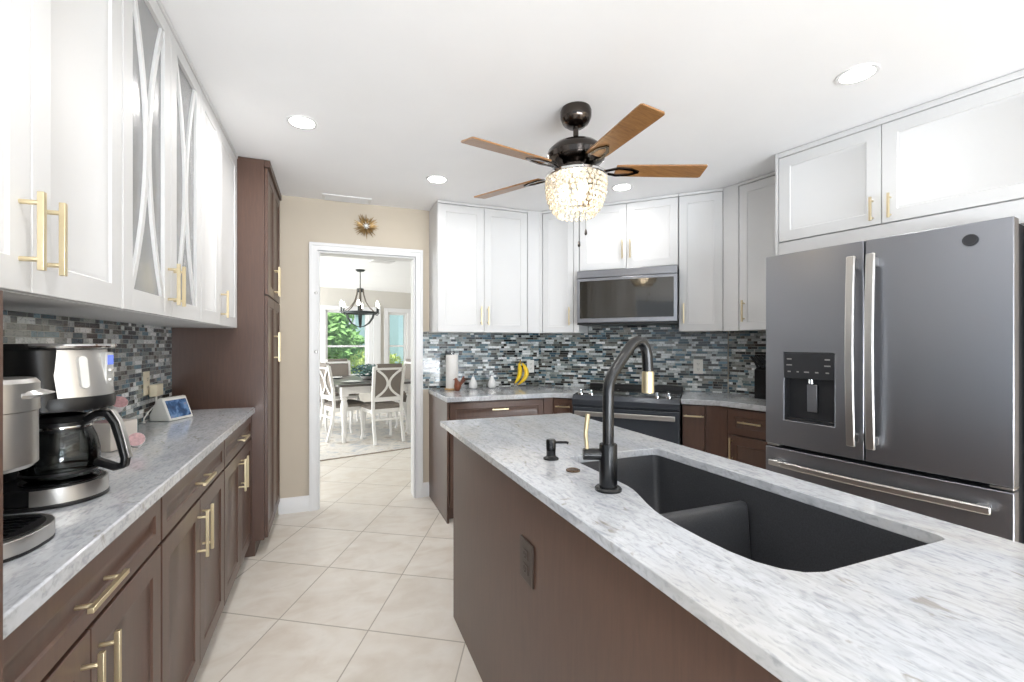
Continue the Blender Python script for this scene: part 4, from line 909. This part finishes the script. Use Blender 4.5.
# ------------------------------------------------------------------ dining room
def drot(o): o.matrix_world = dM @ o.matrix_world; return o
WY = 2.65
wx0, wx1, wz0, wz1 = 0.12, 0.99, 0.62, 1.99
vx0, vx1 = 1.42, 1.86
w = MB(); w.box(-0.9, wx0, WY, WY+0.14, 0, ZC); w.box(wx1, vx0, WY, WY+0.14, 0, ZC); w.box(vx1, 3.0, WY, WY+0.14, 0, ZC)
for a, b in ((wx0, wx1), (vx0, vx1)): w.box(a, b, WY, WY+0.14, 0, wz0); w.box(a, b, WY, WY+0.14, wz1, ZC)
o = struct('wall_dining', w, M['dwall']); o.matrix_world = dM
w = MB(); w.box(3.0, 3.14, -2.4, WY+0.14, 0, ZC); o = struct('wall_dining_right', w, M['dwall']); o.matrix_world = dM
def window(i, a, b, label):
    m = MB(); f = 0.05
    for x0_, x1_, z0_, z1_ in ((a, a+f, wz0, wz1), (b-f, b, wz0, wz1), (a+f, b-f, wz0, wz0+f), (a+f, b-f, wz1-f, wz1), (a+f, b-f, 1.235, 1.275)): m.box(x0_, x1_, WY+0.03, WY+0.09, z0_, z1_)
    o = struct('window_%d' % i, m, M['trim'], label, 0.003); o.matrix_world = dM
    for z0_, z1_ in ((wz0+f, 1.235), (1.275, wz1-f)):
        g_ = MB().box(a+f, b-f, WY+0.055, WY+0.06, z0_, z1_).build('window_pane', M['glass'], o)
    m = MB(); t = 0.09
    m.box(a-t, a, WY-0.02, WY-0.0005, wz0-0.02, wz1+t); m.box(b, b+t, WY-0.02, WY-0.0005, wz0-0.02, wz1+t); m.box(a, b, WY-0.02, WY-0.0005, wz1, wz1+t); m.box(a-t-0.02, b+t+0.02, WY-0.06, WY-0.0005, wz0-0.05, wz0-0.021)
    m.build('window_casing', M['trim'], o, 0.003)
window(1, wx0, wx1, 'wide sash window behind the dining table'); window(2, vx0, vx1, 'narrow sash window on the right behind the dining table')
o = struct('trim_3', MB().box(1.09, 1.24, WY-0.05, WY-0.001, 0, wz1+0.09), M['trim']); o.matrix_world = dM
# rug
mr, nt, p = new_mat('faded_rug'); g = G(nt); vec, xyz = g.sep(); n = g.noise(vec, 4, (1, 1, 1), 7, 1.5); n2 = g.noise(vec, 60, (1, 1, 1), 2, 0)
c_ = g.ramp(n, [(0.32, srgb(150, 160, 172)), (0.45, srgb(206, 202, 196)), (0.56, srgb(222, 216, 206)), (0.68, srgb(176, 164, 150))])
nt.links.new(g.mix(0.3, c_, g.ramp(n2, [(0.3, srgb(180, 180, 180)), (0.7, srgb(226, 222, 216))])), p.inputs['Base Color']); p.inputs['Roughness'].default_value = 0.95
r = thing('area_rug', 'faded blue and cream area rug under the dining table', 'rug', DIN, DA)
MB().box(-1.2, 1.3, -1.49, 1.6, 0.0004, 0.010).build('pile', mr, r)
m = MB(); m.box(-1.21, 1.31, -1.503, -1.4905, 0.0004, 0.0095); m.box(-1.21, 1.31, 1.6005, 1.613, 0.0004, 0.0095); m.build('binding', simple('rug_binding', srgb(150, 138, 124), 0.9, noise=0.1), r)
RZ = 0.0102
# table
r = thing('dining_table', 'dining table with dark top and white turned legs', 'table', DIN+Vector((0, 0, RZ)), DA)
MB().prism([(x, y) for x, y, _ in rect_round(0, 0, 0.56, 0.86, 0.03, 0)], 0.735, 0.765).build('table_top', M['tabletop'], r, 0.004)
m = MB(); m.box(-0.49, 0.49, -0.79, -0.765, 0.635, 0.7345); m.box(-0.49, 0.49, 0.765, 0.79, 0.635, 0.7345); m.box(-0.49, -0.465, -0.765, 0.765, 0.635, 0.7345); m.box(0.465, 0.49, -0.765, 0.765, 0.635, 0.7345); m.build('apron', M['chairwhite'], r, 0.002)
for sx in (-1, 1):
    for sy in (-1, 1):
        x, y = sx*0.455, sy*0.755; m = MB(); m.box(x-0.045, x+0.045, y-0.045, y+0.045, 0.60, 0.7345)
        m.lathe([(0.030, 0.599), (0.048, 0.585), (0.048, 0.57), (0.034, 0.55), (0.046, 0.50), (0.050, 0.46), (0.042, 0.40), (0.032, 0.33), (0.030, 0.15), (0.036, 0.12), (0.036, 0.10), (0.026, 0.07), (0.030, 0.03), (0.026, 0.001)], (x, y, 0), 16)
        m.build('leg', M['chairwhite'], r)
# chairs; local front is +y, origin at the seat centre on the floor
def make_chair(label):
    t = thing('dining_chair', label, 'chair', (0, 0, 0), 0, 'white dining chairs around the table')
    for s in (-1, 1):
        MB().strip([(s*0.19, -0.30, 0.008), (s*0.19, -0.235, 0.25), (s*0.19, -0.21, 0.45), (s*0.192, -0.225, 0.70), (s*0.198, -0.285, 1.00)], 0.038, 0.036, (1, 0, 0)).build('back_post', M['chairwhite'], t, 0.004)
        MB().tube([(s*0.20, 0.19, 0.43), (s*0.205, 0.21, 0.36), (s*0.20, 0.20, 0.22), (s*0.20, 0.19, 0.08), (s*0.205, 0.21, 0.008)], [0.028, 0.030, 0.020, 0.015, 0.019], 10).build('leg', M['chairwhite'], t)
    m = MB(); m.box(-0.21, 0.21, -0.205, 0.225, 0.39, 0.445); m.build('seat_frame', M['chairwhite'], t, 0.006)
    m = MB(); m.loft([rect_round(0, 0.015, 0.225, 0.215, 0.05, 0.4455), rect_round(0, 0.015, 0.23, 0.22, 0.05, 0.475), rect_round(0, 0.015, 0.19, 0.18, 0.05, 0.498)]); m.build('seat', M['fabric'], t)
    def by(z): return -0.215-(max(0, z-0.55)/0.45)**1.6*0.07
    m = MB()
    for z0_, z1_ in ((0.545, 0.60), (0.955, 1.02)):
        m.loft([[(x, by(z_)-0.019, z_), (x, by(z_)+0.019, z_)] for x in (-0.17, 0.17) for z_ in ()] or [[(-0.172, by(z0_)-0.018, z0_), (0.172, by(z0_)-0.018, z0_), (0.172, by(z0_)+0.018, z0_), (-0.172, by(z0_)+0.018, z0_)], [(-0.178, by(z1_)-0.018, z1_), (0.178, by(z1_)-0.018, z1_), (0.178, by(z1_)+0.018, z1_), (-0.178, by(z1_)+0.018, z1_)]])
    for s in (-1, 1):
        pts = [(s*(0.012+0.145*(abs(k)/8.0)**2), by(0.777+0.176*k/8.0)-0.016, 0.777+0.176*k/8.0) for k in range(-8, 9)]
        m.strip(pts, 0.014, 0.030, (0, 1, 0))
    m.build('back_frame', M['chairwhite'], t, 0.003)
    m = MB(); m.loft([[(-0.172, by(z_)-0.004, z_), (0.172, by(z_)-0.004, z_), (0.172, by(z_)+0.026, z_), (-0.172, by(z_)+0.026, z_)] for z_ in [0.602+0.35*i/8 for i in range(9)]]); m.build('back_pad', M['fabric'], t, 0.004)
    m = MB(); m.loft([[(-0.165, by(1.02)-0.021, z_), (0.165, by(1.02)-0.021, z_), (0.165, by(1.02)+0.03, z_), (-0.165, by(1.02)+0.03, z_)] for z_ in (0.985, 1.035)]); m.build('top_pad', M['fabric'], t, 0.01)
    MB().box(-0.172, 0.172, -0.235, -0.215, 0.30, 0.325).build('stretcher', M['chairwhite'], t, 0.003)
    return t
ch = make_chair('white dining chair with taupe back, nearest the doorway at the table end')
def place(o, x, y, rz): p = dl(x, y, RZ); o.location = p; o.rotation_euler = (0, 0, rz+DA); return o
place(ch, 0.01, -0.86, 0)
def pc(x, y, rz, label): o = dup(ch, (0, 0, 0), 0, label); place(o, x, y, rz)
pc(-0.37, -0.42, R(-82), 'white dining chair in side view at the table left, nearest the door frame')
pc(-0.66, 0.36, R(-90), 'white dining chair at the table left, farther from the door frame')
pc(0.68, -0.40, R(90), 'white dining chair at the table right, mostly hidden by the near chair')
pc(0.68, 0.38, R(90), 'white dining chair at the table right toward the windows')
pc(-0.02, 0.95, R(180), 'white dining chair at the far table end before the window')
# centrepiece
r = thing('centrepiece', 'low bowl of blue-green leaves in the middle of the dining table', 'centrepiece', dl(0.08, -0.10, RZ+0.7655), DA)
MB().lathe([(0.06, 0.0005), (0.10, 0.02), (0.13, 0.05), (0.12, 0.05), (0.09, 0.025), (0.001, 0.012)], (0, 0, 0), 24).build('bowl', M['chairwhite'], r)
def leaf_cloud(n, rx, ry, rz, cz, size, shell=0.5):
    m = MB()
    for i in range(n):
        while True:
            v = Vector((random.uniform(-1, 1), random.uniform(-1, 1), random.uniform(-1, 1)))
            if shell < v.length < 1: break
        c = Vector((v.x*rx, v.y*ry, cz+v.z*rz)); a = Vector((random.gauss(0, 1), random.gauss(0, 1), random.gauss(0, .6))).normalized(); b = a.orthogonal().normalized()
        s = size*random.uniform(0.6, 1.3)
        m.add([c-a*s, c+b*s*0.35, c+a*s, c-b*s*0.35], [(0, 1, 2, 3)])
    return m
leaf_cloud(420, 0.24, 0.24, 0.10, 0.13, 0.035, 0.2).build('leaves', simple('eucalyptus', srgb(78, 108, 104), 0.6, noise=0.4, nscale=8), r)
fl_ = leaf_cloud(50, 0.2, 0.2, 0.08, 0.16, 0.02, 0.5); fl_.build('blossoms', simple('blue_blossom', srgb(110, 146, 176), 0.6, noise=0.2, nscale=8), r)
for k, (x, y) in enumerate(((-0.30, -0.55), (-0.3, 0.35))):
    r = thing('place_setting', 'white plate on the dining table near the side chair' if k == 0 else 'white plate on the dining table beyond the leaves', 'plate', dl(x, y, RZ+0.7655), DA)
    MB().lathe([(0.07, 0.0005), (0.085, 0.004), (0.13, 0.014), (0.13, 0.017), (0.083, 0.008), (0.001, 0.007)], (0, 0, 0), 28).build('plate', M['porcelain'], r)
# chandelier
cx_, cy_ = 0.42, 7.15
iron = simple('dark_iron', srgb(62, 66, 66), 0.5, 0.6, noise=0.15, nscale=20); aged = simple('aged_wood_grey', srgb(112, 104, 92), 0.7, noise=0.2, nscale=12)
r = thing('chandelier', 'dark iron candle chandelier hanging over the dining table', 'chandelier', (cx_, cy_, 0), R(10))
MB().lathe([(0.07, ZC-0.001), (0.07, ZC-0.012), (0.05, ZC-0.028), (0.012, ZC-0.03)], (0, 0, 0), 24).build('canopy', iron, r)
MB().lathe([(0.007, ZC-0.03), (0.007, 2.16), (0.02, 2.15), (0.02, 2.13), (0.011, 2.12), (0.011, 1.58), (0.02, 1.565), (0.012, 1.55)], (0, 0, 0), 12).build('stem', iron, r)
MB().lathe([(0.045, 2.10), (0.052, 2.10), (0.052, 2.15), (0.045, 2.15)], (0, 0, 0), 20, (False, False)).build('top_collar', iron, r)
MB().lathe([(0.236, 1.762), (0.246, 1.762), (0.246, 1.795), (0.236, 1.795), (0.236, 1.762)], (0, 0, 0), 36, (False, False)).build('ring', iron, r)
for k in range(6):
    a = R(60*k+12); c_, s_ = math.cos(a), math.sin(a)
    P_ = lambda rr, z: (rr*c_, rr*s_, z)
    MB().strip([P_(0.05, 2.14), P_(0.06, 2.06), P_(0.095, 1.95), P_(0.16, 1.86), P_(0.238, 1.80)], 0.022, 0.008, (-s_, c_, 0)).build('upper_rib', aged, r)
    MB().strip([P_(0.235, 1.77), P_(0.21, 1.70), P_(0.15, 1.62), P_(0.07, 1.575), P_(0.012, 1.56)], 0.022, 0.008, (-s_, c_, 0)).build('lower_rib', iron, r)
    arm = MB().tube([P_(0.244, 1.78), P_(0.262, 1.755), P_(0.285, 1.752), P_(0.298, 1.77), P_(0.298, 1.785)], 0.006, 8).build('arm', iron, r)
    MB().lathe([(0.026, 1.784), (0.030, 1.79), (0.012, 1.795), (0.012, 1.865), (0.004, 1.866)], (0.298*c_, 0.298*s_, 0), 14).build('candle_sleeve', iron, arm)
    MB().lathe([(0.008, 1.8665), (0.022, 1.885), (0.024, 1.905), (0.014, 1.935), (0.002, 1.955)], (0.298*c_, 0.298*s_, 0), 12).build('bulb', M['bulb'], arm)

# ------------------------------------------------------------------ outdoors beyond the windows
o = struct('ground_outside', MB().box(-14, 16, 2.85, 40, -0.25, -0.12), M['grass']); o.matrix_world = dM
def tree(x, y, h, rx, rz_, n, size, label, mat):
    r = thing('tree', label, 'tree', dl(x, y, -0.12), 0, 'trees outside the dining windows')
    MB().tube([(0, 0, 0), (0.05, 0.03, h*0.4), (0, 0.05, h*0.85)], [0.14, 0.11, 0.05], 9).build('trunk', M['bark'], r)
    leaf_cloud(n, rx, rx, rz_, h, size, 0.35).build('foliage', mat, r)
tree(1.2, 7.5, 1.9, 0.95, 1.15, 1500, 0.16, 'large green tree filling the left of the wide dining window', M['leaf'])
tree(2.6, 11.0, 1.3, 1.1, 0.7, 1100, 0.16, 'lower green tree at the right of the wide dining window', M['leaf'])
def shrub(x, y, rx, rz_, label):
    r = thing('shrub', label, 'shrub', dl(x, y, -0.12), 0, 'shrubs outside the dining windows')
    leaf_cloud(900, rx, rx, rz_, rz_, 0.09, 0.3).build('foliage', M['leafpale'], r); MB().tube([(0, 0, 0), (0, 0, rz_)], 0.05, 8).build('stem', M['bark'], r)
shrub(2.55, 6.2, 0.75, 0.62, 'yellow-green shrub behind the right half of the wide window'); shrub(2.6, 7.7, 0.7, 0.6, 'yellow-green shrub behind the middle of the wide window')
def vehicle(x, y, rz, mat, label, s=1.0):
    r = thing('car', label, 'car', dl(x, y, -0.12), rz+DA)
    MB().loft([[(px*s, py*s, pz_*s) for px, pz_ in ((-2.0, 0.35), (2.0, 0.35), (2.05, 0.6), (1.9, 0.85), (-1.9, 0.95), (-2.05, 0.7))] for py in (-0.85, 0.85)]).build('body', mat, r, 0.05)
    MB().loft([[(px*s, py*s, pz_*s) for px, pz_ in ((-1.7, 0.951), (1.0, 0.90), (0.4, 1.42), (-1.3, 1.45))] for py in (-0.72, 0.72)]).build('cabin', M['blackgloss'], r, 0.05)
    for px in (-1.25, 1.25):
        for py in (-0.78, 0.78):
            MB(Matrix.Translation((px*s, py*s, 0.33*s)) @ Matrix.Rotation(R(90), 4, 'X')).lathe([(0.32*s, -0.1*s), (0.33*s, 0), (0.32*s, 0.1*s)], (0, 0, 0), 20).build('wheel', M['blackplastic'], r)
vehicle(3.3, 15.5, R(5), simple('pale_blue_car', srgb(170, 186, 200), 0.3, noise=0.02), 'pale parked car seen low in the wide dining window', 1.0)
r = thing('neighbour_house', 'pale blue-grey house wall seen through the narrow dining window', 'house', dl(6.1, 8.2, -0.12), DA)
hm = simple('blue_grey_stucco', srgb(150, 176, 184), 0.8, noise=0.06, nscale=1.5)
MB().box(-2.2, 4.0, 0, 5, 0, 3.3).build('house_wall', hm, r)
MB().loft([[(x, -0.5, 3.301), (x, 5.5, 3.301), (x, 2.5, 4.9)] for x in (-2.6, 4.4)]).build('roof', simple('grey_shingle', srgb(150, 146, 142), 0.8, noise=0.15, nscale=12), r)
